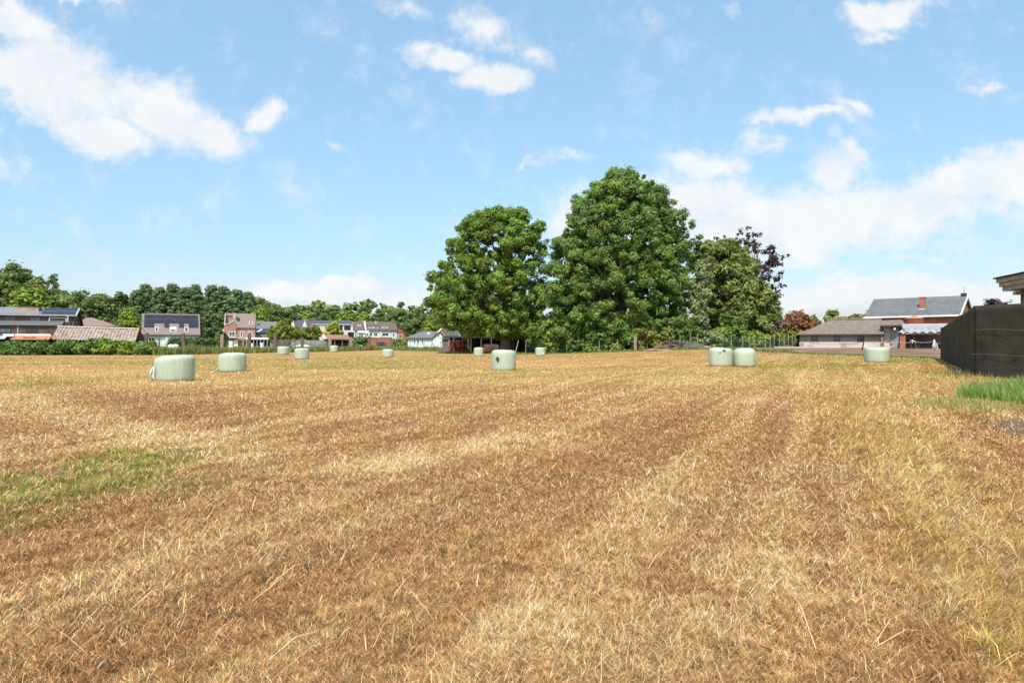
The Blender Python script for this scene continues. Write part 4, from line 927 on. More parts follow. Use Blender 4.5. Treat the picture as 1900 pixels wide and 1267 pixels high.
def lumpy(name, label, px, py, Y, wpx, hpx, m, seed, cat='heap', yd=.7, z=None, folds=1.):
    X = XA(px, Y); zg = T1(X, Y) if z is None else z; wd, ht = wpx * Y / F / 2, hpx * Y / F
    g = np.random.default_rng(seed); n, k = 40, 12; V = []; ph = g.random(8) * 6.28
    for i in range(k + 1):
        f = i / k
        for j in range(n):
            q = 2 * math.pi * j / n; rad = math.cos(f * math.pi / 2) ** .6
            b_ = 1 + folds * (.13 * math.sin(3 * q + ph[0]) + .09 * math.sin(5 * q + ph[1] + 3 * f) + .05 * math.sin(11 * q + ph[2]))
            hh = 1 + folds * (.16 * math.sin(2 * q + ph[3]) + .1 * math.sin(5 * q + ph[4]))
            V.append((wd * rad * b_ * math.cos(q), wd * yd * rad * b_ * math.sin(q), ht * math.sin(f * math.pi / 2) * (hh * (1 - f) + f) - .05))
    fs = [(i * n + j, i * n + (j + 1) % n, (i + 1) * n + (j + 1) % n, (i + 1) * n + j) for i in range(k) for j in range(n)]
    o = MB().add(V, fs).build(name, M[m], None, True); o.location = (X, Y, zg + max(0, ZA(py, Y) - zg) * 0)
    return tag(o, label, cat)
lumpy('tarp_heap', 'green tarpaulin draped over junk at the end of the old ribbed shed', 260, 640, 102, 16, 26, 'tarp_green', 3)
lumpy('covered_heap', 'small heap under rippled white film in front of the solar roofed house', 320, 645, 107, 18, 18, 'tarp_white', 4, folds=2.2)
lumpy('covered_heap', 'heap half covered by crumpled white tarpaulin behind the sleeper fence', 562, 645, 132, 31, 13, 'tarp_white', 6, folds=2.0)
lumpy('junk_heap', 'long dull grey heap of scrap sheets left of the rusty roofed shed', 582, 640, 150, 62, 19, 'tarp_grey', 7)
lumpy('scrap_heap', 'low grey scrap heap with sloping sheets behind the white tarpaulin', 562, 640, 156, 30, 19, 'tarp_grey', 8, folds=2.0)
def tub(px, Y, wpx, h, label):
    r_ = wpx * Y / F / 2; mb = MB(); n = 20
    pr = [(r_ * .82, 0), (r_, h * .9), (r_ * 1.07, h * .9), (r_ * 1.07, h), (r_ * .94, h), (r_ * .9, h * .8)]
    V = [(a_ * math.cos(2 * math.pi * j / n), a_ * math.sin(2 * math.pi * j / n), z_) for a_, z_ in pr for j in range(n)]
    fs = [(i * n + j, i * n + (j + 1) % n, (i + 1) * n + (j + 1) % n, (i + 1) * n + j) for i in range(len(pr) - 1) for j in range(n)] + [tuple(range((len(pr) - 1) * n, len(pr) * n)), tuple(range(n - 1, -1, -1))]
    o = mb.add(V, fs).build('plastic_tub', M['frame_white'], None); o.location = (XA(px, Y), Y, 0); tag(o, label, 'tub', 'white tubs in the garden of the villa')
tub(429, 170, 8.5, 2.2, 'tall white tub below the villa window'); tub(467.5, 172, 5, 1.7, 'small white tub in front of the villa veranda door'); tub(486, 168, 7, 1.8, 'wide white tub under the veranda roof')
p, zg = site('rusty_shed', 600, 152.0, 14, 'open fronted shed with a sagging rusty tile roof', 'shed'); H = lambda row: ZA(row, 152.0) - zg; X_ = lambda q: lento(600, 152.0, R(14), q)
MB().slab([(X_(606), -1.5, H(628.5)), (X_(650), -1.5, H(629)), (X_(646), 1.8, H(621)), (X_(599.5), 1.8, H(620.5))], .18).build('roof', M['rust'], p)
MB().slab([(X_(599), 1.85, H(620.4)), (X_(646), 1.85, H(621)), (X_(650), 5, H(628)), (X_(602), 5, H(628))], .18).build('back_roof', M['rust'], p)
MB().box(X_(604), X_(648), 3.6, 3.8, -.3, H(627)).build('back_wall', M['dark'], p)
for q in (607, 621, 635, 647): MB().box(X_(q) - .1, X_(q) + .1, -1.3, -1.1, -.3, H(629.4)).build('post', M['wood_grey'], p)
MB().add([(X_(599.5) - .1, -.1, H(628)), (X_(603), -1.6, H(628.8)), (X_(606), -1.6, H(628.2)), (X_(600), 1.8, H(619.8)), (X_(598.5), 1.8, H(620.6))], [(0, 1, 2, 3, 4)]).build('verge', M['pinkwhite'], p)
# clipped hedge behind the sleeper fence
def hedge(name, label, pts, wd, ht, n, nl, size, leaf, seed, cat='hedge', rb=(.5, .9), **k):
    g = np.random.default_rng(seed); P = np.array(pts, float); sl = np.hypot(*(P[1:] - P[:-1]).T); c = np.concatenate([[0], np.cumsum(sl)]); bl = []
    ox, oy = P[0]
    for i in range(n):
        s = g.random() * c[-1]; x = np.interp(s, c, P[:, 0]); y = np.interp(s, c, P[:, 1]) + (g.random() - .5) * wd; r_ = rb[0] + (rb[1] - rb[0]) * g.random()
        hh = ht * (.72 + .55 * float(fbm(np.array([s * .25]), np.array([seed * 3.1]), 3, 1)[0])) if k.get('wild', True) else ht
        bl.append((x - ox, y - oy, max(r_ * .5, (hh - r_) * g.random() ** .7), r_))
    kk = {q: v for q, v in k.items() if q != 'wild'}
    o = link(name, leafmesh(name, bl, nl, size, seed, LM[leaf], **kk)); o.location = (ox, oy, T1(ox, oy)); return tag(o, label, cat)
hedge('bramble_bank', 'long sprawling bank of green brambles along the far edge of the stubble', [(-82, 95), (-70, 96), (-51, 97.5)], 3.0, 2.35, 230, 22000, .22, 'bramble', 61, 'bramble', (.45, .95), tintvar=.5)
hedge('leafy_bush', 'light green nettles and saplings at the end of the bramble bank', [(-58.5, 95.5), (-50.5, 97)], 1.6, 2.5, 45, 4200, .24, 'bright', 63, 'bush', (.35, .7), tintvar=.5)
hedge('clipped_hedge', 'dark clipped hedge between the solar roofed house and the villa', [(-80, 160), (-69.8, 160)], 1.4, 2.8, 130, 9000, .22, 'hedge', 65, 'hedge', (.5, .7), wild=False)
hedge('clipped_hedge', 'taller dark hedge block right beside the villa wall', [(-68.9, 161.5), (-67.7, 161.5)], 1.0, 4.3, 40, 2200, .22, 'hedge', 66, 'hedge', (.35, .5), wild=False)
hedge('garden_hedge', 'low yellow green hedge between the garden wall and the bungalow', [(-33.5, 186), (-24.5, 186)], 1.2, 2.3, 60, 3000, .25, 'bright', 67, 'hedge', (.4, .6), wild=False)
hedge('round_bush', 'dark green bush at the end of the sleeper fence', [(-35.6, 150), (-32.4, 152)], 1.0, 3.1, 30, 2600, .22, 'bramble', 68, 'bush', (.5, .8))

# sleeper post fence
def fence_line(u, A, B):
    k = (u - CX) / F; t = (A[0] - k * A[1]) / (k * (B[1] - A[1]) - (B[0] - A[0])); return A[0] + t * (B[0] - A[0]), A[1] + t * (B[1] - A[1])
A, B = (-51.8, 97.0), (-31.0, 150.5)
p = empty('sleeper_fence', (A[0], A[1], 0), 0, 'stock fence of rough upright sleepers strung with wire on the weedy side', 'fence')
sl = [(271, 617.5, .42, 'wood_old'), (340.5, 618, .46, 'wood_old'), (411.5, 620.3, .5, 'wood_pink'), (463, 618.3, .5, 'wood_old'), (511, 620.5, .55, 'wood_old'), (560.5, 625, .5, 'wood_old'), (612, 626, .62, 'wood_pink'), (652, 625.5, .5, 'wood_pink'), (686, 623.5, .5, 'wood_old')]
tops = []
for i, (u, top, wd, m) in enumerate(sl):
    x, y = fence_line(u, A, B); zt = ZA(top, y); g = random.Random(i); lx = g.uniform(-.08, .08)
    mb = MB(); a_ = wd / 2; lx0 = x - A[0]; ly0 = y - A[1]
    mb.add([(lx0 - a_, ly0 - .12, -.4), (lx0 + a_, ly0 - .12, -.4), (lx0 + a_, ly0 + .12, -.4), (lx0 - a_, ly0 + .12, -.4),
            (lx0 - a_ + lx, ly0 - .12, zt - g.uniform(0, .12)), (lx0 + a_ * .92 + lx, ly0 - .12, zt), (lx0 + a_ * .92 + lx, ly0 + .12, zt), (lx0 - a_ + lx, ly0 + .12, zt - g.uniform(0, .1))],
           [(0,3,2,1),(4,5,6,7),(0,1,5,4),(1,2,6,5),(2,3,7,6),(3,0,4,7)])
    mb.build('post', M[m], p); tops.append((lx0, ly0))
for u in (295, 517):
    x, y = fence_line(u, A, B); d = 1.6 if u > 400 else .0
    MB().tube((x - A[0] + d, y - A[1], -.2), (x - A[0], y - A[1], ZA(632 if u > 400 else 626, y)), .1, .09, 8).build('brace', M['wood_old'], p)
for hz in (.55, 1.0, 1.45):
    mb = MB(); mb.path([(q[0], q[1] - .13, hz + .05 * math.sin(i * 2)) for i, q in enumerate(tops)], [.014] * len(tops), 5); mb.build('wire', M['wire'], p)
x, y = fence_line(26, (-82, 94.3), (-51.8, 97))
o = MB().tube((0, 0, -.3), (.06, 0, ZA(617.5, y)), .085, .07, 8).build('fence_post', M['wood_pink'], None); o.location = (x, y, 0); tag(o, 'lone leaning pale post standing in the bramble bank', 'post')
# slim wooden pale fence in front of the orchard
p = empty('picket_fence', (XA(504, 158), 158, 0), 0, 'grey paling fence below the orchard trees', 'fence'); mb = MB(); k = 0
x0, x1 = 0, XA(552, 158) - XA(504, 158)
while k * .28 < x1: mb.box(k * .28, k * .28 + .13, -.02, .02, -.2, 2.55 + .08 * math.sin(k * 3.1)); k += 1
mb.build('pale', M['wood_grey'], p)['kind'] = 'stuff'; mb = MB(); mb.box(0, x1, .022, .08, .6, .72); mb.box(0, x1, .022, .08, 2.1, 2.22); mb.build('rail', M['wood_grey'], p)

# thin wire fence before the meadow and along the trees
def post_fence(name, label, posts, Yf, h, m, wires, wm='wire', rad=.05, mesh=None, r2=None):
    pts = [(XA(u, Yf(u)), Yf(u)) for u in posts]; o0 = pts[0]; p = empty(name, (o0[0], o0[1], 0), 0, label, 'fence'); L2 = []
    for i, (x, y) in enumerate(pts):
        g = random.Random(i * 7 + int(x)); z = T1(x, y); hh = h * g.uniform(.92, 1.06); lx = g.uniform(-.09, .09)
        MB().tube((x - o0[0], y - o0[1], z - .3), (x - o0[0] + lx, y - o0[1], z + hh), rad * g.uniform(.9, 1.15), rad * .85, 7).build('post', M[m], p); L2.append((x - o0[0], y - o0[1] - rad, z))
    for hz in wires:
        MB().path([(a_, b_, c_ + hz) for a_, b_, c_ in L2], [.011] * len(L2), 4).build('wire', M[wm], p)
    if mesh:
        mb = MB(); z0, z1, stp, th = mesh
        for (ax, ay, az), (bx, by, bz) in zip(L2[:-1], L2[1:]):
            n = max(1, int(math.hypot(bx - ax, by - ay) / stp))
            for i in range(n):
                f = i / n; x, y, z = ax + (bx - ax) * f, ay + (by - ay) * f, az + (bz - az) * f
                mb.box(x - th, x + th, y - th + .02, y + th + .02, z + z0, z + z1)
        for k in range(int((z1 - z0) / stp) + 1):
            zz = z0 + k * stp
            for (ax, ay, az), (bx, by, bz) in zip(L2[:-1], L2[1:]):
                mb.add([(ax, ay, az + zz - th), (bx, by, bz + zz - th), (bx, by, bz + zz + th), (ax, ay, az + zz + th), (ax, ay + .02, az + zz - th), (bx, by + .02, bz + zz - th), (bx, by + .02, bz + zz + th), (ax, ay + .02, az + zz + th)],
                       [(0,1,2,3),(7,6,5,4),(0,4,5,1),(3,2,6,7)])
        mb.build('netting', M['green_wire'], p)['kind'] = 'stuff'
    return p, o0
p, o0 = post_fence('wire_fence', 'thin grey wire fence on slim posts in front of the green meadow', [702, 713, 724, 736, 748, 761, 774, 787, 801, 818], lambda u: 153 - (u - 702) * .17, 2.15, 'steel', (.3, .8, 1.3, 1.8), rad=.065)
for dx in (-1.2, 1.3):
    x = XA(803, 136); MB().tube((x - o0[0] + dx, 136 - o0[1] - .1, -.2), (x - o0[0], 136 - o0[1], 1.6), .06, .05, 7).build('brace', M['steel'], p)
YT = lambda u: np.interp(u, [960, 1060, 1180, 1300], [104, 101, 97, 94])
p, o0 = post_fence('stake_fence', 'fence of thin pale stakes and green netting at the foot of the big trees', [975, 1000, 1026, 1052, 1082, 1112, 1146], lambda u: float(YT(u)), 2.0, 'wood_pale', (.4, 1.0, 1.7), 'green_wire', .055, (.1, 1.75, .3, .008))
for (u0, u1, h_) in ((955, 962, 2.1), (1127, 1145, 1.35)):
    y = float(YT(u1)); xa, xb = XA(u0, y), XA(u1, y); MB().tube((xa - o0[0], y - o0[1] - .3, T1(xa, y) - .2), (xb - o0[0], y - o0[1], T1(xb, y) + h_), .06, .05, 7).build('brace', M['wood_pale'], p)
y = 96.0; x = XA(1178.5, y); z = T1(x, y)
p = empty('fence_post', (x, y, z), 0, 'thick weathered pinkish sleeper post with a leaning prop before the big trees', 'post')
MB().add([(-.2, -.13, -.3), (.2, -.13, -.3), (.2, .13, -.3), (-.2, .13, -.3), (-.19, -.13, 2.15), (.2, -.13, 2.22), (.2, .13, 2.2), (-.18, .13, 2.13)], [(0,3,2,1),(4,5,6,7),(0,1,5,4),(1,2,6,5),(2,3,7,6),(3,0,4,7)]).build('post', M['wood_pink'], p)
MB().tube((1.5, -.2, -.1), (.22, 0, 1.6), .06, .05, 7).build('prop', M['wood_grey'], p)
YS = lambda u: float(np.interp(u, [1220, 1300, 1480], [99, 98, 99]))
post_fence('stake_fence', 'fence of many pale stakes with green netting behind the brown soil strip', [1223, 1243, 1262, 1281, 1295, 1326, 1340, 1357, 1378, 1390, 1400, 1420, 1429, 1437, 1446, 1455, 1463, 1470, 1476], YS, 1.85, 'wood_pale', (.4, 1.5), 'green_wire', .06, (.1, 1.35, .16, .012))

# ------------------------------------------------------------------ red fenced shed and log store
p, zg = site('plank_shed', 820, 122.0, 4, 'low flat roofed shed of grey planks with a red lattice front', 'shed'); s = 122.0 / F; H = lambda row: ZA(row, 122.0) - zg; X_ = lambda q: lento(820, 122.0, R(4), q)
mb = MB()
for i in range(9): mb.box(0, X_(832), -.02 * (i % 2), 3.5, -.2 + i * .3, .09 + i * .3)
mb.build('plank_wall', M['wood_grey'], p); MB().slab([(-.1, -.4, H(626)), (X_(870), -.4, H(626)), (X_(868), 4, H(622.6)), (X_(828), 4, H(622.6))], .15).build('roof', M['black'], p)
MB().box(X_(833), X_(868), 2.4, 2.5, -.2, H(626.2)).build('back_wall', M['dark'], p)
mb = MB(); x0, x1 = X_(832.5), X_(867); h_ = H(631); n = 17
for i in range(n + 1):
    xx = x0 + (x1 - x0) * i / n; mb.box(xx - .035, xx + .035, -.22, -.17, -.1, h_)
for hz in (.05, h_ * .5, h_ - .08): mb.box(x0, x1, -.17, -.12, hz, hz + .1)
f_ = mb.build('lattice_front', M['red_paint'], p)
for q in (842, 858): MB().box(X_(q) - .13, X_(q) + .13, -.5, -.24, -.2, H(627)).build('post', M['red_paint'], p)
MB().tube((X_(833), -.3, 0), (X_(841), -.3, 1.7), .06, .05, 6).build('brace', M['wood_pink'], p)
p, zg = site('log_store', 868, 127.0, 2, 'long dark open store stacked with cut logs behind the oak trunk', 'shed'); H = lambda row: ZA(row, 127.0) - zg; X_ = lambda q: lento(868, 127.0, R(2), q)
MB().slab([(X_(868), -1, H(625.6)), (X_(985), -1, H(625.6)), (X_(985), 4, H(621.5)), (X_(868), 4, H(621.5))], .18).build('roof', M['dark'], p)
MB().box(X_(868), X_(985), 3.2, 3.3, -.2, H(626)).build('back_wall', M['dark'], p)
mb = MB(); n = 34
for i in range(n): xx = X_(893) + (X_(930) - X_(893)) * i / n; mb.box(xx, xx + .055, -.8, -.76, H(630.5), H(627))
mb.build('slat_screen', M['wood_grey'], p)
for q in (874, 893, 911.5, 929, 952, 975): MB().box(X_(q) - .07, X_(q) + .07, -.95, -.81, -.2, H(626.4)).build('post', M['wood_grey'], p)
def logs(label, q0, q1, zt, seed):
    mb = MB(); g = random.Random(seed); x0, x1 = X_(q0), X_(q1); rr_ = .13; nz = int(zt / (rr_ * 1.8)); nx = int((x1 - x0) / (rr_ * 2.1)); sC, cC = math.sin(R(2)), math.cos(R(2))
    for k in range(nz):
        for i in range(nx - (k % 2)):
            x = x0 + rr_ + i * rr_ * 2.1 + (k % 2) * rr_; r_ = rr_ * g.uniform(.7, 1.05); y = g.uniform(-.55, -.3); z = .1 + rr_ + k * rr_ * 1.8
            mb.tube((x, y, z), (x, y + .9, z), r_, r_, 7)
    o = mb.build('log_stack', M['log'], None); o.location = p.location; o.rotation_euler = p.rotation_euler; return tag(o, label, 'logs', kind='stuff')
logs('stack of split pale brown logs filling the log store', 896, 928, 1.5, 1)
p, zg = site('blue_shed', 972, 121.0, 0, 'dark shed with a blue grey flat roof edge between the two big trees', 'shed'); H = lambda row: ZA(row, 121.0) - zg; X_ = lambda q: lento(972, 121.0, 0, q)
MB().box(0, X_(1012), 0, 4, -.2, H(619)).build('wall', M['dark'], p); MB().box(-.2, X_(1014), -.3, 4.2, H(619), H(614.5)).build('roof', M['slate_light'], p)

# ------------------------------------------------------------------ soil strip clutter: wheels, slabs
def wheel_mesh(rad, wd):
    n, prof = 36, [(.50, -.42), (.56, -.5), (.86, -.5), (.97, -.36), (1, 0), (.97, .36), (.86, .5), (.56, .5), (.50, .42)]
    V = []
    for a_, b_ in prof:
        for j in range(n):
            q = 2 * math.pi * j / n; r_ = rad * a_ * (1 + (.02 if (j % 2 and a_ > .9) else 0)); V.append((r_ * math.cos(q), b_ * wd, r_ * math.sin(q)))
    m_ = len(prof); fs = [(i * n + j, ((i + 1) % m_) * n + j, ((i + 1) % m_) * n + (j + 1) % n, i * n + (j + 1) % n) for i in range(m_) for j in range(n)]
    rim = MB(); pr = [(.52, -.3), (.44, -.3), (.40, -.12), (.16, -.10), (.14, -.22), (.02, -.22)]; V2 = [(rad * a_ * math.cos(2 * math.pi * j / n), b_ * wd, rad * a_ * math.sin(2 * math.pi * j / n)) for a_, b_ in pr for j in range(n)]
    rim.add(V2, [(i * n + j, i * n + (j + 1) % n, (i + 1) * n + (j + 1) % n, (i + 1) * n + j) for i in range(len(pr) - 1) for j in range(n)] + [tuple(range((len(pr) - 1) * n, len(pr) * n))])
    return MB().add(V, fs), rim
Yw = 92.0; xw = XA(1243, Yw); zw = T1(xw, Yw); rw = .66
p = empty('old_axle', (xw, Yw, zw), R(14), 'old farm trailer axle with two dusty tyres and a scrap drawbar on the soil', 'axle')
for i, dx in enumerate((-.5, .95)):
    t_, rm = wheel_mesh(rw, .42); o = t_.build('tyre', M['tyre'], p, True); o.location = (dx, .1 * i, rw * .95); o.rotation_euler = (0, 0, R(-42 + 6 * i))
    q = rm.build('rim', M['rim'], o, True)
MB().tube((-.5, 0, rw), (.95, .1, rw), .07, .07, 8).build('axle_beam', M['rim'], p)
mb = MB(); mb.tube((-.9, -.2, .45), (-3.4, -.3, .1), .07, .06, 7); mb.tube((-.9, .3, .45), (-3.4, -.3, .1), .07, .06, 7); mb.box(-2.3, -1.1, -.25, .35, .32, .62); mb.tube((-3.4, -.3, .1), (-3.5, -.3, .9), .04, .04, 6); mb.build('drawbar', M['rim'], p)
lumpy('soil_heap', 'low pile of pinkish earth under the trailer axle', 1245, 652, 91.0, 90, 3.2, 'soil', 15, 'soil', .5)
Ys = 93.0; xs_ = XA(1270, Ys); p = empty('slab_stack', (xs_, Ys, T1(xs_, Ys)), R(-8), 'stack of grey folded sheets and slabs beside the trailer axle', 'stack'); g = random.Random(3)
wid = XA(1302, Ys) - xs_
for i in range(7):
    a_ = g.uniform(-.25, .25) - (.1 * i if i > 4 else 0); b_ = wid + g.uniform(-.25, .3) - (.15 * i if i > 4 else 0)
    MB().box(a_ + (.3 if i > 4 else 0), b_, g.uniform(0, .15), 1.4, i * .155, i * .155 + .135).build('slab', M['tarp_grey'], p)
MB().box(wid + .1, wid + 1.2, .2, 1.2, 0, .45).build('slab', M['concrete'], p)

# ------------------------------------------------------------------ long byre, shed with door, open shelter
def byre():
    Y = 97.0; r = -25.0; px = 1480.5
    p, zg = site('cattle_byre', px, Y, r, 'long low byre with a mossy old tile roof, small dark windows and a stained plinth', 'barn'); H = lambda row: ZA(row, Y) - zg; X_ = lambda q: lento(px, Y, R(r), q)
    Lr = X_(1640); D = 8.4; ze, zr = H(620.5), H(594.0)
    L_ = X_(1638); zb = H(634.5)
    MB().box(.25, L_, .32, D, zb, ze).build('wall', M['block'], p)
    MB().box(.2, L_ + .05, .24, D, -.5, zb).build('plinth', M['plaster'], p)
    for q in ((.19, .8, .205, .3, .2, zb - .1), (1.2, 2.1, .21, .3, .1, .42), (1.5, 2.8, .215, .3, zb - .25, zb + .02), (5.5, 6.2, .215, .3, .1, .55)): MB().box(*q).build('bare_brick', M['brick_pale'], p)
    for q0, q1 in ((1505.5, 1517), (1547, 1559), (1591, 1604)):
        x0, x1 = X_(q0), X_(q1); fr = MB().box(x0, x1, .27, .34, H(633.5), H(623.5)).build('window', M['frame_dark'], p)
        MB().box(x0 + .06, x1 - .06, .255, .27, H(633), H(624)).build('pane', M['glass'], fr)
    # roof: two pitches on the front, hipped at the field end
    yk = 1.6; zk = ze + (zr - ze) * .36
    h0 = X_(1538) ; k0 = h0 * .40
    T_ = [(-.25, -.35, ze), (Lr, -.35, ze), (k0, yk, zk), (Lr, yk, zk), (h0, D / 2, zr), (X_(1683), D / 2, zr + .1), (-.25, D + .4, ze), (Lr, D + .4, ze), (Lr, D / 2, zr + .05)]
    T_ = [(a_, b_, c_ + .08) for a_, b_, c_ in T_]; B_ = [(a_, b_, c_ - .14) for a_, b_, c_ in T_]
    fs = [(0, 1, 3, 2), (2, 3, 8, 4), (6, 0, 2, 4), (7, 6, 4, 8)]
    fs += [tuple(i + 9 for i in reversed(f)) for f in fs] + [(1, 0, 9, 10), (0, 6, 15, 9), (6, 7, 16, 15), (3, 1, 10, 12), (8, 3, 12, 17), (7, 8, 17, 16)]
    mb = MB().add(T_, []).add([], []); mb.v = T_ + B_; mb.f = fs; mb.build('roof', M['tile_old'], p)
    mb = MB(); mb.add([(h0 - .2, D / 2 - .16, zr + .08), (Lr, D / 2 - .16, zr + .13), (Lr, D / 2 + .16, zr + .13), (h0 - .2, D / 2 + .16, zr + .08), (h0 - .2, D / 2 - .08, zr + .22), (Lr, D / 2 - .08, zr + .27), (Lr, D / 2 + .08, zr + .27), (h0 - .2, D / 2 + .08, zr + .22)],
        [(0,3,2,1),(4,5,6,7),(0,1,5,4),(1,2,6,5),(2,3,7,6),(3,0,4,7)]); mb.build('ridge_cap', M['tile_old'], p)
    mb = MB(); mb.box(X_(1636) - .06, X_(1638), -.1, .22, .5, 1.9); mb.build('downpipe', M['wood_pink'], p)
byre()
def door_shed():
    Y = 93.5; r = -25.0; px = 1640
    p, zg = site('door_shed', px, Y, r, 'rendered shed with an overhanging flat dark roof and a half open grey door', 'shed'); H = lambda row: ZA(row, Y) - zg; X_ = lambda q: lento(px, Y, R(r), q)
    L_ = X_(1677); zt = H(603.5)
    dd0, dd1 = X_(1651), X_(1671)
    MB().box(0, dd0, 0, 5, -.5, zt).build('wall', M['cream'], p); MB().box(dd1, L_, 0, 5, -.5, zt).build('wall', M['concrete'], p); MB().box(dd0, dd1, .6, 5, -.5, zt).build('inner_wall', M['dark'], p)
    MB().box(dd0, dd1, 0, .5, H(609), zt).build('lintel', M['concrete'], p)
    MB().slab([(-.45, -1.25, zt - .02), (L_ + .1, -1.25, zt + .15), (L_, 3.3, H(592.2)), (-.1, 3.3, H(593.2))], .2).build('roof', M['tile_old'], p)
    MB().box(-.5, L_ + .1, -1.3, -1.1, zt - .32, zt - .1).build('fascia', M['dark'], p)
    mb = MB(); mb.add([(dd0, -.03, 0), (dd0 + 1.05, -.55, 0), (dd0 + 1.05, -.50, 0), (dd0, .02, 0), (dd0, -.03, H(609.5)), (dd0 + 1.05, -.55, H(609)), (dd0 + 1.05, -.50, H(609)), (dd0, .02, H(609.5))], [(0,3,2,1),(4,5,6,7),(0,1,5,4),(1,2,6,5),(2,3,7,6),(3,0,4,7)])
    mb.build('door', M['metal_roof'], p)
    MB().box(X_(1657), X_(1660), -1.5, -1.4, zt - .65, zt - .4).build('lamp', M['frame_white'], p)
    MB().box(-.15, .95, -.12, -.02, -.3, H(641)).build('concrete_step', M['plaster'], p)
door_shed()
def shelter():
    Y = 86.0; r = -28.0; px = 1667
    p, zg = site('machine_shelter', px, Y, r, 'open machine shelter with a wavy galvanised roof on a red brick pier', 'shed'); H = lambda row: ZA(row, Y) - zg; X_ = lambda q: lento(px, Y, R(r), q)
    L_ = X_(1775)
    MB().corr((-.1, -.6, H(617.3)), (L_, -.6, H(616.5)), (L_, 2.2, H(609)), (X_(1677), 2.2, H(609.5)), .82, .10, .05).build('roof', M['metal_roof'], p)
    MB().slab([(X_(1677), 2.25, H(609.4)), (L_, 2.25, H(608.5)), (L_, 6.5, H(600.5)), (X_(1677), 6.5, H(599.8))], .2).build('upper_roof', M['concrete'], p)
    MB().box(X_(1677), L_, 6.3, 6.5, H(603), H(599)).build('parapet', M['plaster'], p)
    MB().box(.35, L_, -.45, -.25, H(620.5), H(618.2)).build('beam', M['wood_fresh'], p)
    MB().box(.15, .78, -.35, .25, -.4, H(621)).build('pier', M['brick_red'], p); MB().box(.2, .72, -.3, .2, H(621), H(618.3)).build('pier_head', M['wood_fresh'], p)
    MB().box(.9, 1.35, -.5, -.46, H(620), H(618.3)).build('notice', M['tarp_white'], p)
    MB().box(.8, L_, 5.9, 6.2, -.4, H(604)).build('back_wall', M['block'], p); MB().box(.6, .8, .3, 6.2, -.4, H(609)).build('side_wall', M['block'], p)
    return p, X_, H, zg
p, X_, H, zg = shelter()
def near(pp, x, y, z=0.):
    c, s = math.cos(pp.rotation_euler.z), math.sin(pp.rotation_euler.z); l = pp.location; return (l.x + x * c - y * s, l.y + x * s + y * c, l.z + z)
for i, (xx, lab, m) in enumerate(((1.5, 'grey plank leaning upright in the dark machine shelter', 'wood_grey'), (2.0, 'second plank, propped beside the first inside the machine shelter', 'wood_pink'))):
    o = MB().box(-.1, .1, -.03, .03, 0, 2.3 - .2 * i).build('plank', M[m], None); o.location = near(p, xx, 1.0, -.05); o.rotation_euler = (R(-12), R(-10), R(-28)); tag(o, lab, 'plank')
for xx, wq, hq, m, lab, sd_ in ((3.4, 26, 11, 'tarp_blue', 'dark blue covered machine parked in the shelter', 5), (5.6, 34, 14, 'tarp_blue', 'larger blue covered load in the shelter near the black screen', 9), (2.3, 16, 9, 'tarp_grey', 'grey bundle on the floor of the machine shelter', 12)):
    o = lumpy('covered_load', lab, 1700, 650, 87, wq, hq, m, sd_, 'load'); o.location = near(p, xx, 1.8, -.05)
# barrier tape on its stakes
def tape():
    pts = [(1520, 92, .62), (1560, 88, .6), (1603, 77, 1.05), (1640, 80, .95), (1667, 82, .9), (1695, 80, 1.0), (1733, 77, 1.1), (1750, 74, 1.05)]
    W_ = [(XA(u, y), y, T1(XA(u, y), y) + h) for u, y, h in pts]; o0 = W_[2]
    p = empty('barrier_tape', o0, 0, 'red and white barrier tape strung between stakes in front of the farm sheds', 'tape')
    P_ = []
    for a_, b_ in zip(W_[:-1], W_[1:]):
        for k in range(14):
            f = k / 14; P_.append(Vector([a_[i] + (b_[i] - a_[i]) * f for i in range(3)]) - Vector(o0) - Vector((0, 0, .16 * 4 * f * (1 - f))))
    rd, wh = MB(), MB()
    for i, (a_, b_) in enumerate(zip(P_[:-1], P_[1:])):
        for k in range(2):
            q0, q1 = a_.lerp(b_, k / 2), a_.lerp(b_, (k + 1) / 2); h_ = Vector((0, 0, .035)); e_ = Vector((0, .006, 0)); mb = (rd, wh)[k]
            mb.add([q0 - h_, q1 - h_, q1 + h_, q0 + h_, q0 - h_ + e_, q1 - h_ + e_, q1 + h_ + e_, q0 + h_ + e_], [(0,1,2,3),(7,6,5,4),(0,4,5,1),(3,2,6,7)])
    rd.build('red_band', M['tape_red'], p)['kind'] = 'stuff'; wh.build('white_band', M['tape_white'], p)['kind'] = 'stuff'
    g = random.Random(4)
    for n_, (ix, cnt) in enumerate(((5, 3), (6, 7))):
        mb = MB(); c_ = Vector(W_[ix]) - Vector(o0)
        for k in range(cnt):
            d = Vector((g.uniform(-.45, .5), g.uniform(-.2, .1), -g.uniform(.4, 1.15) if ix == 6 else g.uniform(-.5, .1))); mb.path([c_ + Vector((0, 0, .2 if ix == 6 else 0)), c_ + d * .5 + Vector((g.uniform(-.1, .1), 0, .1)), c_ + d], [.05, .05, .02], 4)
        mb.build('tape_knot', M['tape_white'], p)
tape()
for u, top, bot, yy_, lab, m, dx in ((1603.5, 632, 661, 77, 'dark leaning stake holding the barrier tape beside the wide low bale', 'dark', -.30), (1639, 626, 646, 82, 'thin upright stake by the shed door holding the barrier tape', 'wood_old', 0), (1733, 640, 660, 77.3, 'short stake under the knotted tape ribbons', 'wood_pale', .1)):
    x = XA(u, yy_); z = T1(x, yy_); o = MB().tube((dx, 0, -.2), (0, 0, ZA(top, yy_) - z), .075, .065, 8).build('tape_stake', M[m], None); o.location = (x, yy_, z); tag(o, lab, 'stake')
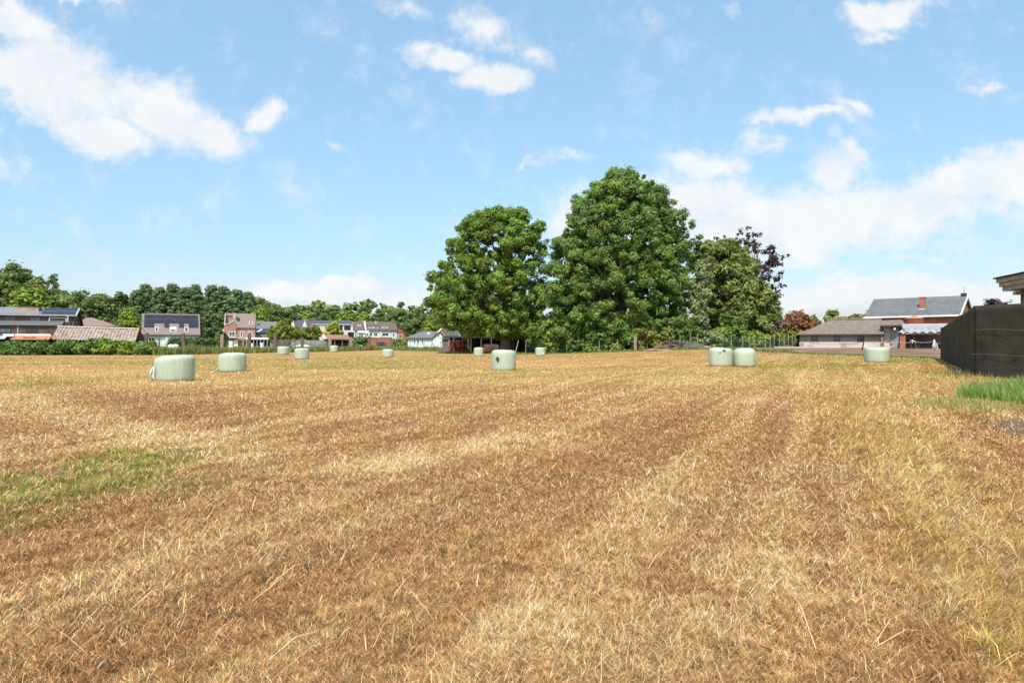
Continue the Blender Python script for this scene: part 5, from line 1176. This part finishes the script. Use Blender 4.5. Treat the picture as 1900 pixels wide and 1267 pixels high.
# long low kerb of pale boards at the soil's back edge
x0 = XA(1440, 93); o = MB().box(0, XA(1600, 86) - x0, -.05, .05, -.05, .12).build('edging_board', M['plaster'], None); o.location = (x0, 93.5, T1(x0, 93) + .02); o.rotation_euler = (0, 0, R(-27)); tag(o, 'pale edging board along the soil in front of the byre', 'board')

# ------------------------------------------------------------------ red farmhouse and round red tank
def farmhouse():
    Y = 138.0; r = -44.0; px = 1608
    p, zg = site('farmhouse', px, Y, r, 'large red brick farmhouse with a weathered slate roof and white gutter', 'house'); X_ = lambda q: lento(px, Y, R(r), q)
    L_ = X_(1779); D = 11.5; ze = ZA(589, Y) - zg; Yr = Y + L_ * math.sin(R(r)); zr = ze + 3.75
    walls(p, L_, D, ze, zr, M['brick_red'])
    hipx = 3.4
    roof(p, -.3, L_ + .35, -.5, D + .5, ze - .15, zr, M['slate_light'])
    MB().box(-.4, L_ + .4, -.78, -.5, ze - .2, ze + .1).build('gutter', M['frame_white'], p)
    mb = MB(); mb.add([(L_ + .36, -.6, ze - .35), (L_ + .5, -.6, ze - .35), (L_ + .5, -.6, ze + .1), (L_ + .36, -.6, ze + .1), (L_ + .36, D / 2, zr - .25), (L_ + .5, D / 2, zr - .25), (L_ + .5, D / 2, zr + .3), (L_ + .36, D / 2, zr + .3)], [(0,1,2,3),(4,7,6,5),(0,4,5,1),(3,2,6,7),(1,5,6,2),(0,3,7,4)]); mb.build('verge_board', M['frame_white'], p)
    mb = MB(); mb.add([(L_ + .36, D + .6, ze - .35), (L_ + .5, D + .6, ze - .35), (L_ + .5, D + .6, ze + .1), (L_ + .36, D + .6, ze + .1), (L_ + .36, D / 2 + .01, zr - .25), (L_ + .5, D / 2 + .01, zr - .25), (L_ + .5, D / 2 + .01, zr + .3), (L_ + .36, D / 2 + .01, zr + .3)], [(3,2,1,0),(5,6,7,4),(1,5,4,0),(7,6,2,3),(2,6,5,1),(4,7,3,0)]); mb.build('verge_board', M['frame_white'], p)
    xc = X_(1706); c = MB().box(xc - .45, xc + .45, 1.9, 2.7, ze + 1.0, ze + 3.6).build('chimney', M['brick_red'], p); MB().box(xc - .52, xc + .52, 1.83, 2.77, ze + 3.6, ze + 3.8).build('cap', M['brick_red'], c)
    MB().box(xc - .6, xc + .6, 1.55, 1.9, ze + 1.05, ze + 1.5).build('flashing', M['pinkwhite'], p)
    c = MB().box(L_ - .7, L_ + .2, D / 2 - .35, D / 2 + .35, zr, zr + .65).build('chimney', M['frame_dark'], p); MB().tube((L_ - .2, D / 2, zr + .65), (L_ - .2, D / 2, zr + 2.0), .04, .03, 6).build('finial', M['frame_dark'], c)
    for y, z0 in ((4.1, ze + 1.2), (4.1, ze - .6), (2.6, ze - 2.6)): MB().box(L_ + .01, L_ + .06, y, y + .55, z0, z0 + .9).build('window', M['glass'], p)
    for q in (1640, 1690, 1735): window(p, X_(q), X_(q) + 1.0, ze - 3.6, ze - 2.0, 0, 'frame_white', 'glass', .1, 1)
farmhouse()
Yt = 112.0; x = XA(1696.5, Yt); z = T1(x, Yt); p = empty('round_tank', (x, Yt, z), 0, 'round dull red tank with a shallow conical lid behind the byre ridge', 'tank'); n = 28; rt = 16 * Yt / F; zt = ZA(591.5, Yt) - z
V = [(rt * math.cos(2 * math.pi * j / n), rt * math.sin(2 * math.pi * j / n), zz) for zz in (-.3, zt) for j in range(n)]
MB().add(V, [(j, (j + 1) % n, n + (j + 1) % n, n + j) for j in range(n)]).build('body', M['red_paint'], p, True)
V = [(rt * 1.06 * math.cos(2 * math.pi * j / n), rt * 1.06 * math.sin(2 * math.pi * j / n), zt) for j in range(n)] + [(0, 0, zt + .55)]
MB().add(V, [(j, (j + 1) % n, n) for j in range(n)] + [tuple(range(n - 1, -1, -1))]).build('lid', M['tile_orange'], p)

# ------------------------------------------------------------------ black screen fence
def net_mat():
    m = mat('black shade netting', (.062, .052, .041), .9, c2=(.027, .023, .019), scale=.9, det=9, spec=.2); nt = m.node_tree; N = nt.nodes; L = nt.links; bs = N['Principled BSDF']
    tc = N.new('ShaderNodeTexCoord'); wv = N.new('ShaderNodeTexNoise'); wv.inputs['Scale'].default_value = 60; wv.inputs['Detail'].default_value = 3
    mp = N.new('ShaderNodeMapping'); mp.inputs['Scale'].default_value = (1, 1, .35); L.new(tc.outputs['Object'], mp.inputs[0]); L.new(mp.outputs[0], wv.inputs['Vector'])
    old = bs.inputs['Base Color'].links[0].from_socket; mu = N.new('ShaderNodeMix'); mu.data_type = 'RGBA'; mu.blend_type = 'MULTIPLY'; mu.inputs[0].default_value = .7
    rp = N.new('ShaderNodeMapRange'); rp.inputs[1].default_value = .35; rp.inputs[2].default_value = .65; rp.inputs[3].default_value = .35; rp.inputs[4].default_value = 1.6; L.new(wv.outputs['Fac'], rp.inputs[0])
    L.new(old, mu.inputs[6]); L.new(rp.outputs[0], mu.inputs[7]); L.new(mu.outputs[2], bs.inputs['Base Color'])
    bp = N.new('ShaderNodeBump'); bp.inputs['Strength'].default_value = .5; bp.inputs['Distance'].default_value = .02; L.new(wv.outputs['Fac'], bp.inputs['Height']); L.new(bp.outputs[0], bs.inputs['Normal'])
    return m
M['net'] = net_mat()
M['net_pale'] = mat('pale shade netting', (.13, .115, .08), .95, c2=(.06, .055, .045), scale=1.1, det=9, spec=.1, stretch=(1, 1, .35), transl=.35)  # paler, browner and more translucent than the black panels
def screen_fence():
    (ax, ay), (bx, by), (cx_, cy_), (dx_, dy_) = BLK; p = empty('screen_fence', (bx, by, 0), 0, 'tall black netting screen fence turning a corner at the field edge', 'fence')
    def panel(P0, P1, h0, h1, m, n=40, wav=.06, seed=0, sagp=1.):
        V = []; g = np.random.default_rng(seed)
        d = Vector((P1[0] - P0[0], P1[1] - P0[1], 0)); nrm = Vector((d.y, -d.x, 0)).normalized(); K = 14
        for i in range(n + 1):
            f = i / n; x, y = P0[0] + d.x * f, P0[1] + d.y * f; z0 = T1(x, y); h = h0 + (h1 - h0) * f ** sagp
            for k in range(K + 1):
                q = k / K; o = nrm * (wav * (math.sin(f * 21 + seed) * math.sin(q * 3.1) + .5 * math.sin(f * 47 + q * 5)) * (.4 + .6 * math.sin(math.pi * q)) * min(1, f * 12, (1 - f) * 12))
                V.append((x + o.x - bx, y + o.y - by, z0 - .1 + (h + .1) * q))
        fs = [(i * (K + 1) + k, (i + 1) * (K + 1) + k, (i + 1) * (K + 1) + k + 1, i * (K + 1) + k + 1) for i in range(n) for k in range(K)]
        o = MB().add(V, fs).build('netting', M[m], p, True); s = o.modifiers.new('t', 'SOLIDIFY'); s.thickness = .012
        for hz in (.32, .66):
            pts = []
            for i in range(0, n + 1, 2):
                f = i / n; x, y = P0[0] + d.x * f, P0[1] + d.y * f; h = h0 + (h1 - h0) * f ** sagp
                q = hz; of = nrm * (-.02)
                for sgn in (1,): pts.append((x - bx - nrm.x * .075 * side, y - by - nrm.y * .075 * side, T1(x, y) + h * hz + .03 * math.sin(f * 9)))
            MB().path(pts, [.007] * len(pts), 4).build('tension_wire', M['steel'] if m == 'net' else M['concrete'], p)
    side = -1
    panel((bx, by), (ax, ay), 3.32, 2.78, 'net_pale', 60, .05, 2, .7)
    panel((bx, by), (cx_, cy_), 3.34, 3.38, 'net', 24, .03, 5); panel((cx_, cy_), (dx_, dy_), 3.38, 3.4, 'net', 40, .03, 8)
    for (x, y) in ((ax, ay), (bx + (ax - bx) * .5, by + (ay - by) * .5), (cx_, cy_)):
        z = T1(x, y); MB().tube((x - bx + .12, y - by + .05, z - .3), (x - bx + .12, y - by + .05, z + 2.75), .06, .06, 8).build('post', M['wood_old'], p)
screen_fence()

# ------------------------------------------------------------------ timber building at the frame's edge
def timber_building():
    Y = 46.0; px = 1845; r = -104.0
    p, zg = site('timber_building', px, Y, r, 'timber clad building with stepped silvery eaves boards and a flat black roof', 'building', z=0); H = lambda row: ZA(row, Y) - zg
    L_ = 14.0; zt = H(541)
    mb = MB(); k = 0; z = -.3
    while z < zt: mb.box(.9, L_ - .9, 1.25 + .006 * (k % 2), 7, z, min(z + .19, zt)); z += .2; k += 1
    mb.build('wall', M['wood_fresh'], p)
    for i, (o, b_, t_) in enumerate(((.34, 541.5, 533.6), (.2, 533.4, 526), (.08, 525.8, 518.2))):
        mb = MB().box(o, L_ - o, o, 8 - o, H(b_), H(t_)); mb.build('eaves_board', M['wood_fascia'], p)
    MB().box(-.06, L_, -.06, 8, H(518.1), H(515.6)).build('roof', M['black'], p)
    la = MB().box(1.15, 1.6, .62, .98, H(549.5), H(544)).build('flood_lamp', M['alu'], p); MB().box(1.2, 1.55, .66, .94, H(550), H(549.5)).build('lens', M['frame_white'], la)
    MB().box(1.3, 1.42, .98, 1.25, H(548), H(546)).build('lamp_arm', M['alu'], p)
    MB().box(.86, 1.0, 1.18, 1.3, 0, zt).build('corner_post', M['wood_grey'], p)
timber_building()

# ------------------------------------------------------------------ trees
# the two big trees in the middle
tree('oak_tree', 'broad oak with a bare trunk above the log store', 938, 652, 110,
     [(628, 985, 1000), (618, 850, 1000), (600, 804, 1004), (570, 792, 1016), (540, 785, 1020), (515, 793, 1022), (500, 812, 1018), (480, 820, 1014), (460, 824, 1015), (438, 832, 1014), (418, 848, 1004), (402, 872, 992), (394, 890, 976), (388, 906, 966)],
     'oak', 900, 190000, .205, 101, trunk=3.5, rb=(.4, 1.05), r0=.95, nlimb=26, depth=.75, bias=.42, leafk=dict(tintvar=.4), extra=[(866, 614, -2, 1.3), (880, 606, -3, 1.2), (915, 612, -4, 1.3), (960, 600, -3, 1.2), (980, 606, -2, 1.1)])
tree('maple_tree', 'tallest tree, a dense rounded maple reaching the ground beside the oak', 1148, 654, 106,
     [(646, 1020, 1235), (620, 1006, 1262), (590, 1004, 1277), (560, 1006, 1285), (530, 1006, 1286), (505, 1012, 1282), (480, 1022, 1282), (455, 1024, 1286), (430, 1034, 1290), (405, 1050, 1284), (385, 1056, 1272), (368, 1060, 1254), (350, 1086, 1236), (340, 1102, 1218), (330, 1118, 1204), (324, 1128, 1194)],
     'maple', 1500, 320000, .205, 111, trunk=3.0, rb=(.4, 1.1), r0=.8, nlimb=30, depth=.72, bias=.42, leafk=dict(tintvar=.4))
hedge('undergrowth_bush', 'dark elder and ivy undergrowth at the foot of the tall maple', [(3.5, 104), (10, 102), (19, 98.5)], 3.0, 4.6, 120, 13000, .28, 'bramble', 121, 'bush', (.6, 1.2), tintvar=.5)
hedge('light_sapling', 'light green sapling between the oak and the maple', [(4.2, 103), (7, 102.5)], 1.0, 5.6, 14, 1500, .3, 'bright', 122, 'sapling', (.5, .8))
hedge('willow_bush', 'yellowish bush beside the thick sleeper post', [(17.6, 97.5), (22.6, 97)], 1.2, 3.8, 26, 3000, .22, 'orchard', 123, 'bush', (.5, .8))
# the mixed group right of them
tree('purple_beech', 'dark purple copper beech with sparse twigs against the cloud', 1405, 640, 128,
     [(600, 1360, 1440), (560, 1370, 1452), (530, 1372, 1446), (500, 1350, 1452), (470, 1345, 1440), (450, 1340, 1420), (440, 1345, 1408), (434, 1362, 1398)],
     'copper', 170, 8500, .26, 131, rb=(.3, .8), r0=.5, nlimb=40, leafk=dict(shell=(.3, 1.25)),
     extra=[(1446, 490, 0, .7), (1455, 478, 0, .5), (1462, 474, 0, .35), (1448, 508, 0, .6), (1440, 516, -1, .7), (1450, 530, 0, .5), (1457, 530, 0, .3), (1443, 540, 0, .5), (1428, 462, 0, .7), (1410, 436, 0, .5), (1388, 424, 0, .5), (1436, 460, 0, .5), (1398, 436, 0, .5), (1375, 430, 0, .5), (1345, 440, 0, .4), (1330, 444, 0, .4)])
tree('hemlock_tree', 'drooping olive conifer behind the slab stack and stake fence', 1345, 648, 112,
     [(640, 1300, 1385), (610, 1292, 1392), (575, 1284, 1402), (545, 1274, 1410), (515, 1270, 1414), (490, 1272, 1408), (470, 1280, 1392), (458, 1296, 1384), (451, 1330, 1374)],
     'olive', 380, 52000, .27, 141, rb=(.5, 1.15), leafk=dict(asp=2.6, droop=1.0, tintvar=.45, warm=.12), r0=.5, extra=[(1298, 452, 0, .7), (1300, 440, 0, .5), (1296, 462, 0, .8)])
tree('rounded_tree', 'rounded yellow green conifer nearest the brown soil strip', 1392, 648, 106,
     [(632, 1345, 1440), (605, 1340, 1444), (580, 1344, 1444), (560, 1350, 1441), (545, 1356, 1436), (532, 1366, 1428), (522, 1382, 1416)],
     'olive', 240, 34000, .27, 151, rb=(.5, 1.1), leafk=dict(asp=2.2, droop=.7, tintvar=.5, up=.5), r0=.45)
tree('variegated_tree', 'grey green tree column with pale leaves over the slab stack', 1300, 648, 102,
     [(638, 1284, 1330), (610, 1278, 1316), (580, 1276, 1312), (550, 1280, 1316), (520, 1286, 1322), (495, 1292, 1326), (480, 1300, 1318)],
     'greyleaf', 80, 11000, .26, 161, rb=(.6, 1.1), r0=.3)
hedge('pale_shrub', 'pale grey green shrub drooping over the end of the slab stack', [(27.2, 97), (29.4, 96.6)], 1.2, 2.7, 22, 2600, .22, 'greyleaf', 171, 'shrub', (.5, .8))
for i, (u0, u1, y, h_, lf, lab) in enumerate(((1328, 1352, 100.5, 3.3, 'bright', 'bright green shrub behind the stakes below the hemlock'), (1380, 1402, 101, 3.0, 'bright', 'bright green shrub behind the stakes below the rounded conifer'), (1404, 1424, 101.5, 2.5, 'bright', 'smaller fresh green shrub in the middle of the stake row'),
        (1428, 1452, 104, 4.3, 'twig', 'brownish half bare shrub beside the rounded conifer'), (1436, 1484, 103, 3.0, 'orchard', 'wide light green shrub at the byre end of the stake fence'), (1250, 1292, 100.5, 5.5, 'bramble', 'dark shaded bush behind the trailer axle'), (1340, 1380, 103, 5, 'bramble', 'dark green bush deep under the conifers'))):
    hedge('garden_shrub', lab, [(XA(u0, y), y), (XA(u1, y), y)], 1.2, h_, 26, 2600, .24, lf, 181 + i, 'shrub', (.5, .85))
tree('russet_tree', 'wide russet leaved tree behind the byre roof end', 1482, 640, 122, [(625, 1448, 1520), (608, 1446, 1518), (597, 1450, 1515), (589, 1458, 1506), (585, 1468, 1496)], 'rust', 60, 6000, .32, 191, rb=(.6, 1.1), r0=.3)
tree('purple_tree', 'dark purple tree top showing over the black screen', 1843, 600, 90, [(592, 1820, 1876), (578, 1816, 1876), (568, 1822, 1872), (561, 1836, 1862)], 'copper', 30, 1800, .28, 195, rb=(.4, .8), r0=.25, leafk=dict(shell=(.3, 1.2)))

# woods: a few grown trees, then copies of them as trees of their own
def proto(name, prof, leaf, nb, nl, size, seed, **k):
    """tree of height 1 unit = metres given; prof in metres"""
    bl = profile_blobs(prof, nb, k.get('rmin', .9), k.get('rmax', 1.9), seed, k.get('depth', .85), k.get('bias', .45))
    cr = leafmesh('crown', bl, nl, size, seed, LM[leaf], **k.get('lk', {})); g = random.Random(seed)
    tr = limb_mesh(k.get('fork', 3.5), k.get('r0', .35), g.sample(bl, 10), seed=seed); me = bpy.data.meshes.new('trunk'); me.from_pydata(tr.v, [], tr.f); me.materials.append(M['bark'])
    return cr, me
PR = {
 'poplar': proto('poplar', [(2, -2.2, 2.2), (8, -3.6, 3.6), (15, -3.6, 3.6), (20, -3.3, 3.1), (23, -2.5, 2.6), (24.6, -1.3, 1.5)], 'poplar', 300, 20000, .42, 301, rmin=.5, rmax=1.3),
 'poplar2': proto('poplar', [(2, -2.6, 2.6), (9, -4.2, 3.8), (16, -4.0, 4.0), (21, -3.2, 3.6), (24.2, -1.9, 1.6)], 'poplar', 300, 20000, .42, 302, rmin=.5, rmax=1.3),
 'wood': proto('wood', [(2, -4, 4), (6, -6.4, 6), (11, -6.6, 6.8), (15, -5, 5.2), (18, -2.2, 2)], 'wood', 170, 15000, .44, 303, rmin=.7, rmax=1.8),
 'wood2': proto('wood', [(2, -4, 5), (6, -5.6, 6.4), (10, -6.2, 5.8), (14, -4.6, 4.4), (17, -1.6, 2.2)], 'wood', 160, 14000, .44, 304, rmin=.7, rmax=1.8, lk=dict(tintvar=.5)),
 'bright': proto('bright', [(1, -2.6, 2.6), (4, -4, 4), (7, -3.6, 3.8), (10, -2, 1.8), (11.5, -.6, .6)], 'bright', 60, 4500, .45, 305),
 'spruce': proto('spruce', [(1, -3, 3), (6, -2.5, 2.5), (12, -1.5, 1.5), (17, -.4, .4)], 'hedge', 70, 4500, .45, 306, rmin=.5, rmax=1.1, lk=dict(droop=.8, asp=2.2)),
 'sparse': proto('sparse', [(4, -2.5, 2.5), (9, -4.5, 5), (14, -5, 5.5), (18, -3, 4), (21, -1, 1.5)], 'poplar', 40, 3000, .5, 307, rmin=.7, rmax=1.5),
 'orchard': proto('orchard', [(1.6, -1.5, 1.5), (2.6, -2.7, 2.7), (4.0, -2.6, 2.6), (5.2, -1.3, 1.3)], 'orchard', 40, 3200, .34, 308, rmin=.5, rmax=.9, fork=1.4, r0=.14),
 'willow': proto('willow', [(.6, -2.2, 2.2), (2.2, -3.6, 3.8), (4.5, -3.6, 3.7), (6.6, -2.4, 2.5), (7.9, -.8, .9)], 'willow', 70, 6500, .36, 309, rmin=.5, rmax=1.1, lk=dict(droop=.7, asp=2.2), fork=2),
}
def plant(kind, name, u, Y, top, label, group=None, wsc=1., H0={'poplar': 25, 'poplar2': 24.4, 'wood': 18, 'wood2': 17, 'bright': 11.5, 'spruce': 17, 'sparse': 21, 'orchard': 5.2, 'willow': 7.9}):
    x = XA(u, Y); z = T1(x, Y); h = ZA(top, Y) - z - .8; sc = h / H0[kind]; g = random.Random(int(u * 7 + Y))
    root = empty(name, (x, Y, z), g.uniform(0, 6.28), label, 'tree', group)
    for nm, me in zip(('crown', 'trunk'), PR[kind]):
        o = link(nm, me, root); o.scale = (sc * wsc, sc * wsc, sc)
    return root
GW = 'woodland trees behind the houses'
far = [
 ('wood', 'broadleaf_tree', 30, 225, 492, 'big broad tree towering over the dark brick house', 1.05), ('wood2', 'broadleaf_tree', -28, 228, 496, 'broad tree at the very edge of the frame above the dark house', 1.1),
 ('sparse', 'thin_crowned_tree', 98, 232, 508, 'thin crowned tree with sky showing through, beyond the big broad tree', .75),
 ('bright', 'young_tree', 62, 215, 540, 'lighter green tree right behind the dark house dormer', 1.5), ('wood2', 'broadleaf_tree', 112, 218, 544, 'mid green tree behind the gable of the dark house', 1.0),
 ('wood', 'dark_oak', 150, 222, 539, 'dark domed tree behind the small grey hipped house', .95), ('wood2', 'dark_oak', 186, 226, 541, 'dark domed tree above the old ribbed shed roof', .95),
 ('spruce', 'spruce_tree', 219, 232, 535, 'pointed dark spruce standing above the domed trees', 1.0), ('spruce', 'spruce_tree', 229, 236, 540, 'slimmer spruce tip close to the pointed dark one', .9),
 ('bright', 'light_tree', 240, 190, 572, 'bright light green layered tree beside the solar roofed house', 1.15),
 ('poplar', 'poplar_tree', 254, 238, 534, 'poplar just left of the solar roof ridge', .9), ('poplar2', 'poplar_tree', 272, 242, 525, 'poplar rising behind the first end of the solar roof', .95),
 ('poplar', 'poplar_tree', 296, 240, 529, 'lower topped poplar behind the solar roof', .95), ('poplar2', 'poplar_tree', 322, 242, 524.5, 'tall poplar behind the middle of the solar roof', 1.0),
 ('poplar', 'poplar_tree', 343, 240, 529, 'leaning headed poplar above the last solar panels', .9), ('poplar2', 'poplar_tree', 361, 240, 525.5, 'poplar bordering the slot of sky between the two poplar groups', .85),
 ('poplar', 'poplar_tree', 393, 241, 525, 'tallest poplar of the second group, right of the sky slot', .95), ('poplar2', 'poplar_tree', 416, 242, 529, 'poplar behind the villa left gable', .95),
 ('poplar', 'poplar_tree', 440, 240, 533, 'poplar behind the villa chimney', 1.0), ('poplar2', 'poplar_tree', 462, 241, 539, 'lowest poplar, over the villa ridge', .95),
 ('bright', 'light_tree', 480, 222, 571, 'yellow green tree just right of the villa roof', .9), ('wood', 'broadleaf_tree', 500, 232, 561, 'rounded tree behind the slate barn', 1.0), ('wood2', 'broadleaf_tree', 488, 262, 554, 'paler tree behind the rounded one over the slate barn', 1.0),
 ('wood2', 'broadleaf_tree', 533, 238, 566, 'tree filling the gap between slate barn and terrace', .9), ('spruce', 'spruce_tree', 545, 250, 563, 'dark conifer behind the first white gable', 1.1), ('bright', 'light_tree', 567, 256, 580, 'light green tree above the pointed white gables', 1.3),
 ('wood', 'broadleaf_tree', 592, 258, 572, 'tree above the cream terrace house', 1.0), ('bright', 'light_tree', 643, 260, 579, 'light tree above the dark balcony', 1.4), ('wood2', 'broadleaf_tree', 625, 266, 567, 'tree above the yellow willow', 1.0), ('bright', 'light_tree', 672, 262, 583, 'bright tree above the brown terrace roof', 1.5),
 ('wood', 'broadleaf_tree', 705, 262, 572, 'tree above the white dormer', 1.0), ('wood2', 'broadleaf_tree', 738, 250, 568, 'loose pale stemmed tree above the red gable', 1.0), ('wood', 'broadleaf_tree', 772, 244, 572, 'dense tree above the white bungalow', 1.0), ('bright', 'light_tree', 800, 230, 590, 'light green tree above the bungalow chimney', 1.3),
 ('wood2', 'broadleaf_tree', 826, 240, 576, 'tree seen under the oak boughs over the pink house', 1.0), ('bright', 'light_tree', 985, 150, 596, 'yellow green tree in the gap between the oak and the maple', .8), ('orchard', 'yellow_tree', 905, 165, 606, 'yellowish tree behind the log store roof', 1.6),
]
for kd, nm, u, Y, top, lab, ws in far: plant(kd, nm, u, Y, top, lab, GW, ws * (1.12 if 'poplar' in kd else 1.1))
GO = 'small orchard trees in front of the terrace'
for u, Y, top, lab, ws in ((508, 172, 603, 'yellow green orchard tree beside the villa veranda', .8), (530, 170, 602, 'orchard tree below the slate barn end', .85), (524, 182, 594, 'taller orchard tree against the slate barn', .7), (547, 171, 604, 'orchard tree under the first white gable', .85), (566, 173, 605, 'orchard tree before the porch roof', .85), (584, 174, 603, 'orchard tree next to the yellow willow', .85)):
    plant('orchard', 'orchard_tree', u, Y, top, lab, GO, ws)
plant('willow', 'willow_tree', 618, 190, 594, 'rounded yellow willow in front of the cream terrace house', None, 1.0)
plant('bright', 'small_tree', 404, 190, 613, 'small fresh green tree between hedge and villa', None, .7)
plant('bright', 'small_shrub_tree', 190, 98.5, 617, 'light green sapling growing up against the old ribbed shed eaves', None, .35)
# distant wood: reads as one mass
def woodland(name, label, rows, seed, leaf='wood', size=.95, step=5.2):
    g = np.random.default_rng(seed); bl = []
    for u0, u1, Y, tops in rows:
        us = np.array([t[0] for t in tops]); tp = np.array([t[1] for t in tops]); x = XA(u0, Y)
        while x < XA(u1, Y):
            u = CX + F * x / Y; top = float(np.interp(u, us, tp)) + g.normal() * 2.2; zt = ZA(top, Y); y = Y + g.uniform(-7, 7)
            for k in range(26):
                f = g.random(); z = zt * (.12 + .88 * f); rr_ = (3.6 * math.sqrt(max(0, 1 - max(0, (f - .45) / .56) ** 2)))
                q = g.random() * 6.28; r_ = g.uniform(1.1, 2.1); bl.append((x + rr_ * math.cos(q), y + rr_ * math.sin(q), max(1., z - r_ * .8), r_))
            x += step * g.uniform(.7, 1.3)
    o = link(name, leafmesh(name, bl, len(bl) * 62, size, seed, LM[leaf], tintvar=.5)); return tag(o, label, 'woodland', kind='stuff')
woodland('far_wood', 'continuous far wood filling the background behind the houses', [(-90, 260, 262, [(-90, 520), (60, 536), (140, 545), (250, 545)]), (380, 900, 292, [(380, 560), (470, 556), (560, 563), (600, 557), (640, 560), (680, 556), (720, 561), (790, 564), (900, 572)]), (240, 500, 268, [(240, 556), (500, 556)])], 401)
woodland('far_hedgerow', 'distant tree line beyond the byre and farmhouse roofs', [(1400, 1640, 330, [(1400, 596), (1500, 583), (1530, 581), (1560, 582), (1590, 578), (1640, 577)]), (1640, 2300, 340, [(1640, 585), (2300, 585)]), (860, 1400, 330, [(860, 585), (1400, 596)])], 402, size=1.1, step=6.5)
